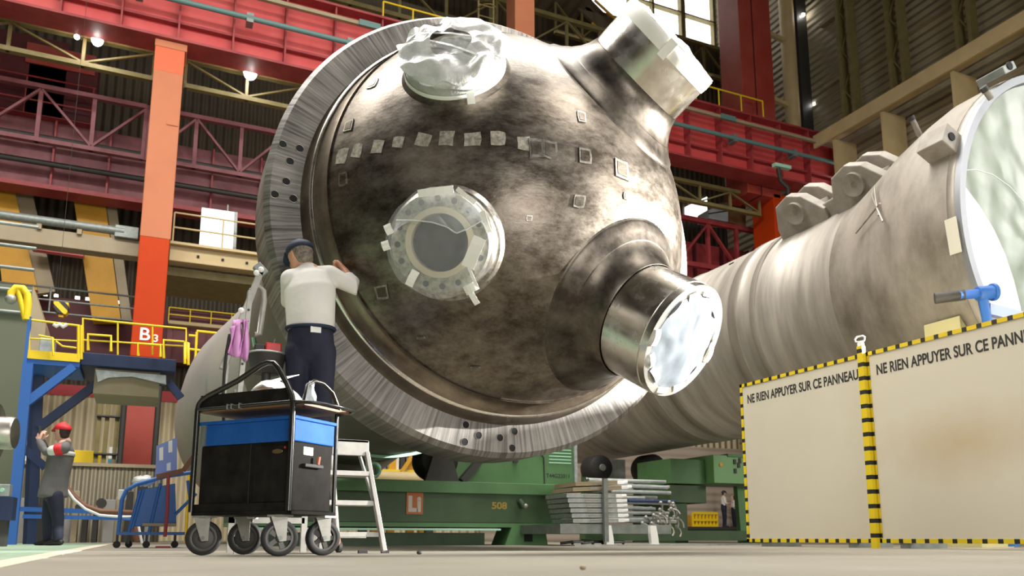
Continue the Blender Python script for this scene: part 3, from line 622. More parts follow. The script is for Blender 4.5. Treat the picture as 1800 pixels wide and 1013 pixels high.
# two manways under film
for (th, ph, L, rn, front) in ((35.8, 215.3, 2.03, .350, True), (38.3, 135.6, 1.90, .345, False)):
    n = ndir(th, ph); a, b = frame_of(n); c = SC + n * L
    mw = M().lathe([(1.55, .55), (1.66, .47), (1.72, .41), (1.76, .375), None, (1.77, rn - .005), (L - .03, rn - .005), None, (L - .01, rn - .02), None, (L - .01, .20), None, (L - .16, .195)], SC, n, 96).build('manway', m_dome if not front else m_padd, ves)
    M().lathe([(L - .15, 0), (L - .15, .20)], SC, n, 48, False).build('cover_disc', m_dark if front else m_galv, mw)
    M().lathe([(L - .01, .235), (L + .006, .232), None, (L + .006, .192), None, (L - .05, .19)], SC, n, 64).build('gasket_ring', m_gasket, mw)
    for k in range(16):
        an = 2 * PI * k / 16; M().lathe([(L - .0085, 0), (L - .0085, .021)], SC + (a * math.cos(an) + b * math.sin(an)) * .288, n, 14, False).build('stud_hole', m_dark, mw)
    if front:
        wobble(c, n, 0, rn + .012, .035, 1.7, amp=.022, ragged=.02).build('film_cover', m_plastic, mw)
        ua = at(768, 425, c.y); s0 = lambda x, y, k=.05: c + n * k + (lambda v: v - n * v.dot(n))(on_sphere(x, y, SC, L + .02) - c)
        for (x0, y0, x1, y1, wd) in ((722, 502, 734, 476, .055), (684, 395, 691, 412, .05), (680, 424, 685, 440, .05), (846, 418, 824, 470, .085), (826, 470, 842, 505, .02), (738, 342, 800, 334, .05), (806, 333, 838, 358, .03), (850, 372, 862, 410, .035), (820, 512, 842, 500, .06)):
            strip(s0(x0, y0), s0(x1, y1), n, wd, .015).build('tape_strip', m_tape, mw)
        strip(s0(826, 505), s0(842, 534, .03), n, .04, .02).build('tape_strip', m_tape, mw)
        # folded layer of film over the upper part, with a crease running across
        fold = M(); top = []
        for i in range(25):
            f = i / 24; an = R(188) - f * R(205); ex = Vector((math.cos(an), math.sin(an), 0))
            top.append(c + (a * ex.x + b * ex.y) * (rn - .01) + n * .02)
        kp = ((700, 388), (728, 388), (760, 391), (788, 400), (803, 411), (822, 403), (843, 392), (858, 384)); low = []
        for i in range(25):
            f = i / 24 * 7; k = min(int(f), 6); f -= k; low.append(s0(kp[k][0] + (kp[k + 1][0] - kp[k][0]) * f, kp[k][1] + (kp[k + 1][1] - kp[k][1]) * f, .05))
        if (low[0] - top[0]).length > (low[0] - top[-1]).length: top.reverse()
        mid = [(p + q) / 2 + n * (.05 + .03 * math.sin(i * .9)) for i, (p, q) in enumerate(zip(top, low))]
        vs = top + mid + low; fs = [(r * 25 + i, r * 25 + i + 1, r * 25 + 26 + i, r * 25 + 25 + i) for r in range(2) for i in range(24)]
        fold.add(vs, fs, True).build('film_fold', m_plastic, mw)
        M().tube(low, .005, 5).build('film_crease', m_film_white, mw)
    else:
        wobble(c, n, .15, rn + .055, .06, 5.2, rings=10, amp=.05, ragged=.05).build('film_cover', m_film_white, mw)
        wobble(c, n, 0, .2, .03, 9.1, rings=6, amp=.03, ragged=0).build('clear_film', m_film_grey, mw)
        M().lathe([(L - .17, rn + .012), (L - .13, rn + .022), (L - .06, rn + .014), (L + .0, rn + .05), (L + .03, rn + .01)], SC, n, 64).build('film_skirt', m_film_white, mw)
        M().lathe([(L - .155, rn + .024), (L - .13, rn + .03), (L - .11, rn + .024)], SC, n, 64).build('tape_band', m_tape, mw)
        for (d1, d2) in ((-.22, .10), (.02, .16)):
            p = c + a * -.28 + b * d1 + n * .06; q = c + a * .28 + b * d2 + n * .06
            strip(p, q, n, .02, .03).build('film_crease', m_film_white, mw)
        p = on_sphere(824, 142, SC, L - .06); q = on_sphere(829, 183, SC, SR + .06)
        strip(p, q, (CAM - p), .055, .01).build('tape_strip', m_tape, mw)
        p = on_sphere(800, 150, SC, L - .1); strip(p, on_sphere(790, 172, SC, SR + .03), (CAM - p), .03, .01).build('tape_strip', m_tape, mw)
# ground patches and small pads welded to the dome
def pad(x, y, w1, h1, m, name, th=.006, rot=0):
    p = on_sphere(x, y, SC, SR); n = (p - SC).normalized(); u = Vector((0, 0, 1)); u = (u - n * u.dot(n)).normalized(); s = u.cross(n)
    c, k = math.cos(R(rot)), math.sin(R(rot)); s, u = s * c + u * k, u * c - s * k
    rnd = random.Random(int(x * 7 + y)); q = []
    for (i, j) in ((-1, -1), (0, -1.05), (1, -1), (1.05, 0), (1, 1), (0, 1.06), (-1, 1), (-1.05, 0)):
        q.append(p + s * i * w1 / 2 * (1 + rnd.uniform(-.14, .14)) + u * j * h1 / 2 * (1 + rnd.uniform(-.14, .14)) - n * .02)
    return M().prism(q, n * (.02 + th)).build(name, m, ves)
for i, (x, y, w1, h1) in enumerate(((601, 275, .10, .11), (627, 265, .09, .10), (663, 258, .09, .10), (700, 250, .085, .09), (743, 246, .10, .09), (785, 243, .10, .11), (831, 245, .11, .105), (876, 244, .10, .105), (920, 252, .085, .105))):
    pad(x, y, w1, h1, m_patch, 'ground_patch', .0015, (-14, -14, -12, -8, -20, -8, 0, 0, 0)[i])
for (x, y, w1, h1) in ((603, 316, .08, .10), (613, 222, .08, .09), (655, 148, .09, .09), (942, 262, .1, .14), (967, 264, .1, .14), (1022, 206, .07, .09), (1028, 275, .1, .11), (1092, 298, .13, .15), (1018, 354, .09, .09), (1100, 345, .05, .05), (672, 513, .10, .10), (930, 384, .04, .04), (740, 593, .06, .02), (836, 645, .07, .015), (706, 101, .05, .03)):
    p_ = pad(x, y, w1, h1, m_padd, 'weld_pad', .008)
    pad(x, y, w1 * .7, h1 * .7, m_dome, 'pad_face', .011).parent = p_
# ================================================================== the second vessel, at the right
DX, DZ = 9.985, 3.55; DO = (DX, 0, DZ)
dr = T('steam_drum', 'long grey tan vessel with a wide open mouth lying behind the white panels', 'steam drum', (DX, 8, 0))
M().lathe([(19.5, 1.2), (19.0, 1.5), (18, 1.6), (12.9, 1.6), None, (12.9, 1.615), (12.6, 1.615), None, (12.6, 1.6), (12.2, 1.6), None, (12.2, 1.62), (12.0, 1.62), None, (12.0, 1.6), (10.15, 1.6), None, (10.15, 1.63), (9.95, 1.63), None, (9.93, 1.6), (9.62, 1.605), None, (9.62, 1.635), (9.5, 1.635), None, (9.5, 1.61), (8.0, 1.615)], DO, AX, 128).build('shell', m_drum, dr)
M().lathe([(8.0, 1.615), (7.8, 1.66), (7.4, 1.80), (6.95, 1.97), (6.5, 2.10), (6.2, 2.16), (5.75, 2.165), None, (5.75, 2.15), (5.66, 2.15)], DO, AX, 128).build('cone', m_cone, dr)
M().lathe([(5.66, 2.15), (5.60, 2.14), None, (5.60, 2.05), None, (5.62, 2.04), (6.2, 2.02)], DO, AX, 128).build('rim', m_rim, dr)
M().lathe([(6.2, 2.03), (6.9, 1.86), (7.8, 1.54), (9.5, 1.5), (13, 1.5), (13, 0)], DO, AX, 96).build('inner_wall', m_inner, dr)
M().lathe([(7.2, 1.72), (7.2, 1.18), (7.3, 1.16)], DO, AX, 96).build('inner_ring', m_inner, dr)
M().lathe([(6.25, 2.01), (6.2, 1.62), None, (6.2, 1.62), (6.28, 1.60)], (DX, 0, DZ), AX, 96).build('deck_ring', m_inner, dr)
wobble(Vector((DX, 5.68, DZ)), Vector((0, -1, 0)), 0, 2.05, -.12, 2.2, rings=16, seg=96, amp=.03, ragged=0).build('mouth_film', m_drumfilm, dr)
q1 = [at(x, y, 5.63) for x, y in ((1690, 322), (1692, 360), (1698, 410), (1707, 460), (1718, 505), (1738, 560), (1765, 610))]
q2 = [at(x, y, 5.63) for x, y in ((1692, 322), (1722, 362), (1747, 403), (1767, 447), (1782, 492), (1794, 540), (1800, 590))]
M().prism(q1 + q2[::-1], (0, .01, 0)).build('white_crescent', m_white_crescent, dr)  # flat white crescent added for the bright lower ring of the mouth
M().tube([at(x, y, 5.62) for x, y in ((1690, 300), (1715, 298), (1745, 307), (1775, 328), (1805, 362), (1830, 400))], .006, 6).build('film_edge', m_white_crescent, dr)
def on_drum(x, y, rad):
    r = ray(x, y); ox, oz = -DX, H0 - DZ; A = r.x ** 2 + r.z ** 2; B = ox * r.x + oz * r.z; q = B * B - A * (ox * ox + oz * oz - rad * rad)
    return CAM + r * ((-B - math.sqrt(max(q, 0))) / A)
def out(p): v = p - Vector((DX, p.y, DZ)); return v.normalized()
# lifting lugs: two cast lugs joined by a web
phi = R(122); od = Vector((math.cos(phi), 0, math.sin(phi))); td = Vector((-od.z, 0, od.x))
for (y0, nm) in ((8.85, 'lifting_lug'), (7.72, 'lifting_lug')):
    base = Vector((DX, y0, DZ)) + od * 1.45
    k = .36 if y0 > 9 else .34
    poly = [base + Vector((0, -.42, 0)), base + od * .30 + Vector((0, -.44, 0)), base + od * .62 + Vector((0, -.16, 0)), base + od * .72 + Vector((0, .08, 0)), base + od * .64 + Vector((0, .36, 0)), base + od * .3 + Vector((0, .52, 0)), base + Vector((0, .54, 0))]
    lg = M()
    for s in (-.30, .14): lg.prism([p + td * s for p in poly], td * .17)
    o = lg.build(nm, m_lugs, dr, .02)
    M().prism([p + td * -.13 for p in (base + Vector((0, -.3, 0)), base + od * .42 + Vector((0, -.25, 0)), base + od * .42 + Vector((0, .3, 0)), base + Vector((0, .4, 0)))], td * .27).build('lug_core', m_lugs, o)
    ce = base + od * .42 + Vector((0, .05, 0))
    for s in (1, -1): M().lathe([(s * .28, 0), (s * .30, .04), (s * .33, .05), None, (s * .33, .13), (s * .36, .15), (s * .36, .17), None, (s * .28, .18)], ce, td, 28).build('pin_boss', m_lugs, o)
M().prism([Vector((DX, 8.05, DZ)) + od * 1.55 + td * -.25, Vector((DX, 8.05, DZ)) + od * 1.85 + td * -.25, Vector((DX, 9.1, DZ)) + od * 1.75 + td * -.25, Vector((DX, 9.1, DZ)) + od * 1.5 + td * -.25], td * .5).build('lug_web', m_lugs, dr, .02)
# fittings on the cone
for (x, y, rad, L, m, r) in ((1660, 262, 2.165, .22, m_lugs, 0), (1752, 134, 2.165, .07, m_galv_d, 0)):
    p = on_drum(x, y, rad); n = out(p); t2 = Vector((-n.z, 0, n.x)); y1 = Vector((0, 1, 0))
    q = [p + t2 * s * .13 + y1 * k * .17 - n * .03 for s, k in ((-1, -1), (1, -1), (1, 1), (-1, 1))]
    b_ = M().prism(q, n * (L + .03)).build('bracket_block', m, dr, .012)
    M().lathe([(-.01, .05), (.012, .05), None, (.012, 0)], p + n * L * .5 - y1 * .17, -y1, 16).build('block_hole', m_void, b_)
for (x, y, rad, L) in ((1616, 236, 2.0, .20), (1577, 347, 1.75, .14), (1740, 170, 2.165, .08)):
    p = on_drum(x, y, rad); n = out(p); s_ = M().tube([p - n * .03, p + n * L], .035, 12).build('stub', m_lugs, dr)
    M().tube([p + n * L, p + n * (L + .06)], .042, 12).build('stub_cap', m_dark, s_)
for (x, y, rad, r) in ((1613, 405, 1.9, .055), (1487, 486, 1.61, .045)):
    p = on_drum(x, y, rad); n = out(p)
    M().lathe([(-.03, r * 1.5), (.03, r * 1.2), (.07, r), None, (.07, r * .6), None, (.03, r * .5), (.03, 0)], p, n, 20).build('boss', m_lugs, dr)
for (x, y, rad) in ((1540, 415, 1.65), (1566, 390, 1.78), (1535, 420, 1.65), (1361, 427, 1.6), (1286, 464, 1.6), (1385, 330 + 80, 1.6)):
    p = on_drum(x, y, rad); n = out(p); M().bar(p + Vector((0, -.05, 0)), p + Vector((0, .05, 0)), .03, .03, n).build('clip', m_dark, dr)
p = on_drum(1676, 415, 2.165); n = out(p); t2 = Vector((-n.z, 0, n.x))
M().prism([p + t2 * s * .2 + Vector((0, k * .07, 0)) + n * .004 for s, k in ((-1, -1), (1, -1), (1, 1), (-1, 1))], n * .006).build('paper_tag', m_cream, dr)
p0, p1 = on_drum(1570, 385, 1.78), on_drum(1612, 400, 1.9)
for k, (xa, ya, xb, yb) in enumerate(((1575, 362, 1598, 404), (1570, 372, 1610, 412), (1536, 425, 1600, 388))):
    pts = [on_drum(xa + (xb - xa) * i / 6, ya + (yb - ya) * i / 6, 1.62) for i in range(7)]
    pts = [Vector((DX, q.y, DZ)) + out(q) * (1.65 + max(0, (8.0 - q.y)) * .375) for q in pts]
    M().tube(pts, .012, 6).build('weld_scar', m_drum, dr)
# blue clamp on the mouth and the yellow foot under it
ck = at(1722, 516, 5.45)
t = T('mouth_clamp', 'blue pipe clamp with a round end gripping the open drum mouth', 'clamp', ck)
M().lathe([(-.24, .045), (-.02, .05), None, (-.02, .075), (.14, .075), None, (.14, .092), (.17, .092), None, (.17, 0)], ck, (.92, -.30, .12), 20).build('clamp_body', m_blue2, t)
M().lathe([(.171, .02), (.171, 0)], ck, (.92, -.3, .12), 10, False).build('bolt', m_dark, t)
M().tube([ck + Vector((-.16, .05, -.02)), ck + Vector((-.36, .25, -.03))], .06, 12).build('pad', m_dark, t)
M().tube([ck + Vector((.04, 0, -.05)), ck + Vector((.07, 0, -.25)), ck + Vector((.06, -.02, -.6)), ck + Vector((.05, -.05, -2.6))], .05, 10).build('post', m_blue2, t)
M().bar(ck + Vector((.1, 0, -.16)), ck + Vector((1.3, -.12, -.3)), .07, .12).build('arm', mat('pale_blue', (.36, .44, .75), .45), t)
t = T('yellow_cradle', 'pale yellow support block under the drum mouth behind the panel', 'support', (8.2, 6.1, 0))
M().prism([Vector((8.0, 5.85, 0)), Vector((8.5, 5.85, 0)), Vector((8.6, 5.85, 1.84)), Vector((8.35, 5.85, 2.08)), Vector((8.0, 5.85, 2.5))], (0, .45, 0)).build('block', mat('pale_yellow', (.55, .50, .25), .6), t)
# ================================================================== white panels on the floor
PXX = 6.7
def panel(y0, y1, label, rust):
    t = T('screen_panel', label, 'panel', (PXX, (y0 + y1) / 2, 0)); lo_, hi_ = min(y0, y1), max(y0, y1)
    b = .04; z0, z1 = .05, 1.99
    m = m_panel
    if rust:
        m = bpy.data.materials.new('panel_cream_stained'); m.use_nodes = True; nt = m.node_tree; bs = nt.nodes['Principled BSDF']; bs.inputs['Roughness'].default_value = .5
        tc = nt.nodes.new('ShaderNodeTexCoord'); n = nt.nodes.new('ShaderNodeTexNoise'); n.inputs['Scale'].default_value = 3; n.inputs['Detail'].default_value = 6
        c_ = at(1690, 775, 10); c_ = atX(1690, 775, PXX)
        sub = nt.nodes.new('ShaderNodeVectorMath'); sub.operation = 'SUBTRACT'; sub.inputs[1].default_value = (0, c_.y - (y0 + y1) / 2, c_.z); nt.links.new(tc.outputs['Object'], sub.inputs[0])
        sc = nt.nodes.new('ShaderNodeVectorMath'); sc.operation = 'MULTIPLY'; sc.inputs[1].default_value = (0, 1.15, 2.6); nt.links.new(sub.outputs[0], sc.inputs[0])
        ln = nt.nodes.new('ShaderNodeVectorMath'); ln.operation = 'LENGTH'; nt.links.new(sc.outputs[0], ln.inputs[0])
        nt.links.new(tc.outputs['Object'], n.inputs['Vector'])
        ad = nt.nodes.new('ShaderNodeMath'); ad.operation = 'MULTIPLY_ADD'; ad.inputs[1].default_value = .8; nt.links.new(n.outputs[0], ad.inputs[0]); nt.links.new(ln.outputs['Value'], ad.inputs[2])
        mr = nt.nodes.new('ShaderNodeMapRange'); mr.inputs[1].default_value = .42; mr.inputs[2].default_value = 1.5; mr.inputs[3].default_value = .5; mr.inputs[4].default_value = 0; nt.links.new(ad.outputs[0], mr.inputs[0])
        mx = nt.nodes.new('ShaderNodeMix'); mx.data_type = 'RGBA'; mx.inputs[6].default_value = (.64, .595, .48, 1); mx.inputs[7].default_value = (.46, .30, .10, 1)
        nt.links.new(mr.outputs[0], mx.inputs[0]); nt.links.new(mx.outputs[2], bs.inputs['Base Color'])
    M().box((PXX, lo_ + b, z0 + b), (PXX + .03, hi_ - b, z1 - b)).build('board', m, t)
    for zz in (z0, z1 - b): M().box((PXX - .01, lo_, zz), (PXX + .04, hi_, zz + b)).build('edge_strip', m_hazy, t)
    for yy in (lo_, hi_ - b): M().box((PXX - .01, yy, z0), (PXX + .04, yy + b, z1)).build('edge_strip', m_hazz, t)
    for yy in (lo_ + .3, hi_ - .3): M().box((PXX, yy - .06, 0), (PXX + .5, yy + .06, z0)).build('foot', m_galv_d, t)
    text('NE RIEN APPUYER SUR CE PANNEAU', 'warning_text', m_ink, t, (PXX - .002, hi_ - .12, 1.735), (0, -1, 0), (0, 0, 1), .15, .70, .003, .001)
    return t
panel(7.95, 6.03, 'cream floor screen panel with black warning text, the farther of the two', False)
panel(5.99, 4.07, 'rust stained cream floor screen panel with black warning text, the nearer of the two', True)
t = T('panel_post', 'yellow and black striped post with a ring handle between the screen panels', 'post', (PXX - .03, 6.01, 0))
M().box((PXX - .06, 5.975, 0), (PXX - .012, 6.045, 2.06)).build('post', m_hazz, t)
M().box((PXX - .05, 5.98, 2.06), (PXX - .02, 6.04, 2.10)).build('post_tip', m_whitefit, t)
M().tube([Vector((PXX - .035, 6.01 + q[0], 2.11 + q[1])) for q in ((-.05, 0), (-.06, .035), (-.03, .055), (.04, .06), (.07, .04), (.06, .01), (.02, 0))], .009, 6, True).build('ring', m_whitefit, t)

# ================================================================== roller bed under the great vessel
FY = 10.5
t = T('roller_bed', 'long dark green roller bed frame on the floor under the vessel', 'machine bed', (3.9, FY + .6, 0))
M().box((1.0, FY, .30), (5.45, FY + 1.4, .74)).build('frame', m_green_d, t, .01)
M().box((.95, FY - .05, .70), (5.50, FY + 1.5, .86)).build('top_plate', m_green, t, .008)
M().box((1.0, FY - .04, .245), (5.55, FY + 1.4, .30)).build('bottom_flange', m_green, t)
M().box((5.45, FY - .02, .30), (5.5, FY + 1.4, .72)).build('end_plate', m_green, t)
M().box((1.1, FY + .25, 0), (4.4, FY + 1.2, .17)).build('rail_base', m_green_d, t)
M().box((1.1, FY - .1, .20), (4.5, FY + .05, .225)).build('mint_edge', m_mint, t)
ft = M().prism([Vector((4.68, FY - .06, .245)), Vector((5.0, FY - .06, .245)), Vector((5.0, FY - .06, 0)), Vector((4.58, FY - .06, 0))], (0, .5, 0)).prism([Vector((5.0, FY - .06, .245)), Vector((5.2, FY - .06, .245)), Vector((5.24, FY - .06, 0)), Vector((5.0, FY - .06, 0))], (0, .5, 0)).build('foot', m_green, t)
M().box((4.87, FY - .063, .05), (5.0, FY - .058, .235)).build('foot_slot', m_void, ft)
sg = M().box((3.17, FY - .012, .41), (3.40, FY, .70)).build('sign_plate', mat('sign_orange', (.45, .12, .02), .5), t)
text('Li', 'sign_letters', mat('sign_white', (.55, .50, .42), .5), sg, (3.19, FY - .013, .455), (1, 0, 0), (0, 0, 1), .27, .95, .015)
text('508', 'number_mark', mat('mark_yellow', (.34, .22, .025), .5), t, (4.40, FY - .002, .50), (1, 0, 0), (0, 0, 1), .13, 1.2, .004)
M().tube([(4.80, FY - .05, .62), (4.83, FY - .07, .58), (4.86, FY - .07, .52)], .04, 10).build('hose_port', m_green_d, t)
M().ball((4.88, FY - .09, .54), .035).build('valve', m_zinc, t)
# drive housing with vents
cb = M().prism([Vector((4.05, FY + .5, .86)), Vector((6.0, FY + .5, .86)), Vector((6.0, FY + .5, 1.62)), Vector((4.35, FY + .5, 1.62)), Vector((4.05, FY + .5, 1.35))], (0, .7, 0))
t = T('drive_housing', 'green drive housing with vent slots and a number standing on the roller bed', 'machine housing', (5, FY + .9, .86))
h = cb.build('housing', m_green, t, .01)
M().box((5.97, FY + .46, .865), (6.02, FY + .5, 1.64)).build('edge_trim', m_galv, t)
for k in range(6): M().box((5.55, FY + .492, 1.22 + k * .05), (5.93, FY + .5, 1.235 + k * .05)).build('vent_slot', m_mint, t)
text('T44G22011', 'number_mark', m_ink, t, (5.50, FY + .499, 1.0), (1, 0, 0), (0, 0, 1), .085, 1.0, .001)
M().bar((4.12, FY + .44, .9), (4.40, FY + .44, 1.22), .12, .1).build('lever', m_dark, t)
M().box((4.95, FY + .46, 1.2), (5.02, FY + .5, 1.5)).build('hinge', m_dark, t)
M().tube([(4.4, FY + .49, 1.44), (5.3, FY + .49, 1.46), (5.46, FY + .49, 1.3), (5.47, FY + .49, .9)], .01, 5).build('panel_seam', m_dark, t)
for (x, lab) in ((3.73, 'black rubber support roller under the vessel left of the green housing'), (1.53, 'black rubber support roller under the vessel behind the cart')):
    t = T('support_roller', lab, 'roller', (x, FY + .3, .86))
    M().lathe([(0, .0), None, (0, .26), (.05, .28), (.45, .28), (.5, .26), None, (.5, .0)], (x, FY + .25, 1.186), AX, 32).build('wheel', m_rubber, t)
    M().prism([Vector((x - .25, FY + .16, .861)), Vector((x + .25, FY + .16, .861)), Vector((x + .12, FY + .16, 1.28)), Vector((x - .12, FY + .16, 1.28))], (0, .09, 0)).build('bracket', m_dark, t)
c = at(655, 838, FY + .1)
t = T('mint_hose_coil', 'coil of mint green hose lying on the roller bed', 'hose', (c.x, FY, .86))
for k in range(5): M().tube(circle((c.x - .02, FY - .0 + .045 * k, .985), (1, 0, 0), (0, 0, 1), .09 + .008 * (k % 2), 24), .022, 8, True).build('turn', m_mint, t)
tag(M().tube(circle((VX, 9.75, VZ), (1, 0, 0), (0, 0, 1), 1.624, 60, R(190), R(330)), .022, 8).build('lifting_sling', m_mint), 'thin mint green sling hanging in a curve around the underside of the vessel shell', 'sling')
# yellow rack and tan pipe far behind under the vessel
t = T('yellow_rack', 'yellow frame rack with stored parts seen under the vessel', 'rack', at(720, 830, 22))
for x in (662, 690, 724, 745): p = at(x, 830, 22); M().box((p.x - .1, 22, 0), (p.x + .1, 22.2, 2.75)).build('post', m_yel2, t)
for y in (832, 790): a, b = at(650, y, 22), at(752, y, 22); M().box((a.x, 21.95, a.z), (b.x, 22.1, a.z + .12)).build('beam', m_yel if y > 800 else m_yel2, t)
a, b, c = at(726, 800, 21.9), at(706, 830, 21.9), at(752, 830, 21.9)
M().bar(a, b, .08, .1).bar(a, c, .08, .1).build('brace', m_yel2, t)
for k in range(5): p = at(672 + k * 11, 812, 22.3); M().box((p.x - .12, 22.1, p.z - .3), (p.x + .1, 22.5, p.z + .2)).build('stored_box', (m_blue2, m_galv, m_paper, m_dark, m_galv)[k], t)
a, b = at(640, 838, 21), at(755, 838, 21)
tag(M().tube([(a.x, 21, a.z), (b.x + 1.4, 21, a.z)], .16, 16).build('stored_pipe', m_tan), 'long tan pipe lying behind the roller bed under the yellow rack', 'pipe')
t = T('pipe_trestle', 'low trestle carrying the tan pipe behind the roller bed', 'trestle', ((a.x + b.x) / 2, 21, 0))
for p in (a, b): M().box((p.x - .1, 20.9, 0), (p.x + .1, 21.1, a.z - .155)).build('leg', m_dark, t)

# ================================================================== second roller stand with cabinet
GY = 13.4
t = T('roller_stand', 'green roller stand under the tan drum behind the scaffold stack', 'machine stand', (10, GY + .6, 0))
def pq(x, y, Y=GY): return at(x, y, Y)
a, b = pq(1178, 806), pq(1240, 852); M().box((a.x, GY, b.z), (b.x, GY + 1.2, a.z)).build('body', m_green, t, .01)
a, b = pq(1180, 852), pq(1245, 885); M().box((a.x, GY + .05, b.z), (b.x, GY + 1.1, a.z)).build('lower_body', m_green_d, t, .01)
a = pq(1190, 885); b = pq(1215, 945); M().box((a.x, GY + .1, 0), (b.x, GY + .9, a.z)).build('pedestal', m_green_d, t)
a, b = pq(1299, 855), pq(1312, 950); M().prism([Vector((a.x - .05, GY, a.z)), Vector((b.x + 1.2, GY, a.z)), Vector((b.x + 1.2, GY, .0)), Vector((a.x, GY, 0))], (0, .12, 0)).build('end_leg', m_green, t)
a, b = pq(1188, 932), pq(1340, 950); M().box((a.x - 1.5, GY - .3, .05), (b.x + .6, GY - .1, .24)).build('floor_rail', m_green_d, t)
cbx = T('control_cabinet', 'light green control cabinet with small switches beside the far roller stand', 'cabinet', pq(1275, 855))
a, b = pq(1240, 804), pq(1345, 854); M().box((a.x, GY - .25, b.z), (b.x, GY + .8, a.z + .03)).build('case', mat('green_light', (.16, .33, .13), .5), cbx, .01)
M().box((a.x + .35, GY - .27, a.z), (b.x, GY + .8, a.z + .06)).build('top_edge', m_green, cbx)
for (x, y) in ((1277, 814), (1278, 830), (1286, 812), (1284, 820)): p = pq(x, y); M().box((p.x - .03, GY - .27, p.z - .05), (p.x + .03, GY - .25, p.z + .05)).build('switch', m_dark, cbx)
p = pq(1253, 819); M().lathe([(0, .04), (.02, .04), None, (.02, 0)], (p.x, GY - .25, p.z), (0, -1, 0), 14).build('warning_mark', m_yel2, cbx)
for (x, y, r, lab) in ((1140, 826, .337, 'dark support roller under the tan drum above the scaffold stack'), (1048, 824, .28, 'dark support roller under the tan drum behind the green housing')):
    p = at(x, y, 15.5); t = T('support_roller', lab, 'roller', (p.x, 15.5, 0))
    M().lathe([(-.25, .05), None, (-.25, r - .02), (-.2, r), (.2, r), (.25, r - .02), None, (.25, .05)], p, AX, 28).build('wheel', m_rubber, t)
    M().lathe([(-.27, .08), (-.3, .07), None, (-.3, 0)], p, AX, 16).build('axle', m_galv_d, t)
    M().prism([Vector((p.x - .28, 15.55, 0)), Vector((p.x + .28, 15.55, 0)), Vector((p.x + .2, 15.55, p.z + .1)), Vector((p.x - .2, 15.55, p.z + .1))], (0, .25, 0)).build('bracket', m_green_d, t)
    M().box((p.x + .2, 15.3, p.z - .34), (p.x + .62, 15.9, p.z + .2)).build('gear_box', m_galv_d, t)

# ================================================================== stacked scaffold decks and tubes
SY = 9.2
rk = T('stack_rack', 'grey steel rack with bright white feet holding the scaffold stack', 'rack', (6.0, SY + .3, 0))
def rp(x, y, Y=SY): return at(x, y, Y)
a, b = rp(985, 930), rp(1180, 934); M().box((a.x, SY, a.z - .06), (b.x, SY + 1.18, a.z + .06)).build('base_beam', m_galv_d, rk)
p = rp(1060, 842); M().box((p.x - .03, SY - .07, .05), (p.x + .03, SY - .02, p.z)).build('upright', m_galv_d, rk)
for x in (1066, 1145):
    p = rp(x, 945); fo = M().prism([Vector((p.x - .03, SY - .06, .0)), Vector((p.x + .08, SY - .06, 0)), Vector((p.x + .07, SY - .06, .10)), Vector((p.x + .04, SY - .06, .26)), Vector((p.x - .05, SY - .06, .26)), Vector((p.x - .05, SY - .06, .16))], (0, .07, 0)).build('foot', m_whitefit, rk)
    M().box((p.x - .06, SY - .07, 0), (p.x + .1, SY + .03, .015)).build('foot_plate', m_whitefit, rk)
zt = [rp(1020, y).z for y in (872, 880.5, 889, 898, 907, 916)]; x0 = rp(996, 890).x; x1 = rp(1083, 890).x
def deck(z, yoff, xa, xb, label, tilt=0, m=m_galv):
    t = T('scaffold_deck', label, 'scaffold deck', (xa, SY + yoff, z), 'stacked scaffold decks'); L = xb - xa
    M().box((xa, SY + yoff, z - .026), (xb, SY + yoff + .6, z + .026)).box((xa, SY + yoff - .006, z + .012), (xb, SY + yoff, z + .026)).box((xa, SY + yoff - .006, z - .026), (xb, SY + yoff, z - .014)).build('plank', m, t)
    M().box((xa + .25, SY + yoff - .009, z - .006), (xa + .45, SY + yoff - .004, z + .01)).build('plate_mark', m_alu, t)
    for dy in (0, .5):
        e = M().box((xb, SY + yoff + dy, z - .022), (xb + .10, SY + yoff + dy + .07, z + .024)).tube([(xb + .10, SY + yoff + dy + .03, z + .0), (xb + .17, SY + yoff + dy + .03, z + .005)], .024, 8).build('end_fitting', m_whitefit, t, .006)
    t.rotation_euler = (0, tilt, 0); return t
nm = ('sixth from the bottom', 'fifth from the bottom', 'fourth from the bottom', 'third from the bottom', 'second from the bottom', 'lowest')
for i, z in enumerate(zt): deck(z, 0, x0 + .018 * i, x1 + .006 * i, 'grey galvanised scaffold deck with white end caps, %s of the stack' % nm[i], -.012)
z2 = rp(1020, 858).z
deck(z2 - .02, .05, x0 + .12, x1 + .12, 'pale tan scaffold deck lying on top of the grey decks', -.06, m_greytan)
deck(z2 + .055, .12, x0 + .2, x1 + .1, 'uppermost pale scaffold deck lying tilted on the stack', -.06, m_greytan)
tb = None; rnd = random.Random(4)
def mk_tube():
    t = T('scaffold_tube', 'galvanised scaffold tube with open end sticking out of the stack', 'scaffold tube', (0, 0, 0), 'scaffold tubes in the stack')
    M().lathe([(-1.0, .024), (0, .024), None, (0, .017), None, (-.05, .016), (-.05, 0)], (0, 0, 0), (1, 0, 0), 14).build('tube', m_galv, t)
    return t
tb = mk_tube(); first = True
for r_ in range(9):
    for k in range(4):
        p = rp(1146 + rnd.uniform(-16, 36) + (10 if r_ > 5 else 0), 848 + r_ * 9.2 + rnd.uniform(-1, 1), SY + .68 + .14 * k)
        loc = Vector((p.x, SY + .68 + .14 * k, max(p.z, .34))); rot = (0, rnd.uniform(-.012, .012) + 0, rnd.uniform(-.035, .035))
        if first: tb.location = loc; tb.rotation_euler = rot; first = False
        else: dup(tb, loc, rot)
cl0 = T('tube_coupler', 'small galvanised coupler hook hanging among the scaffold tube ends', 'coupler', (0, 0, 0), 'couplers among the tubes')
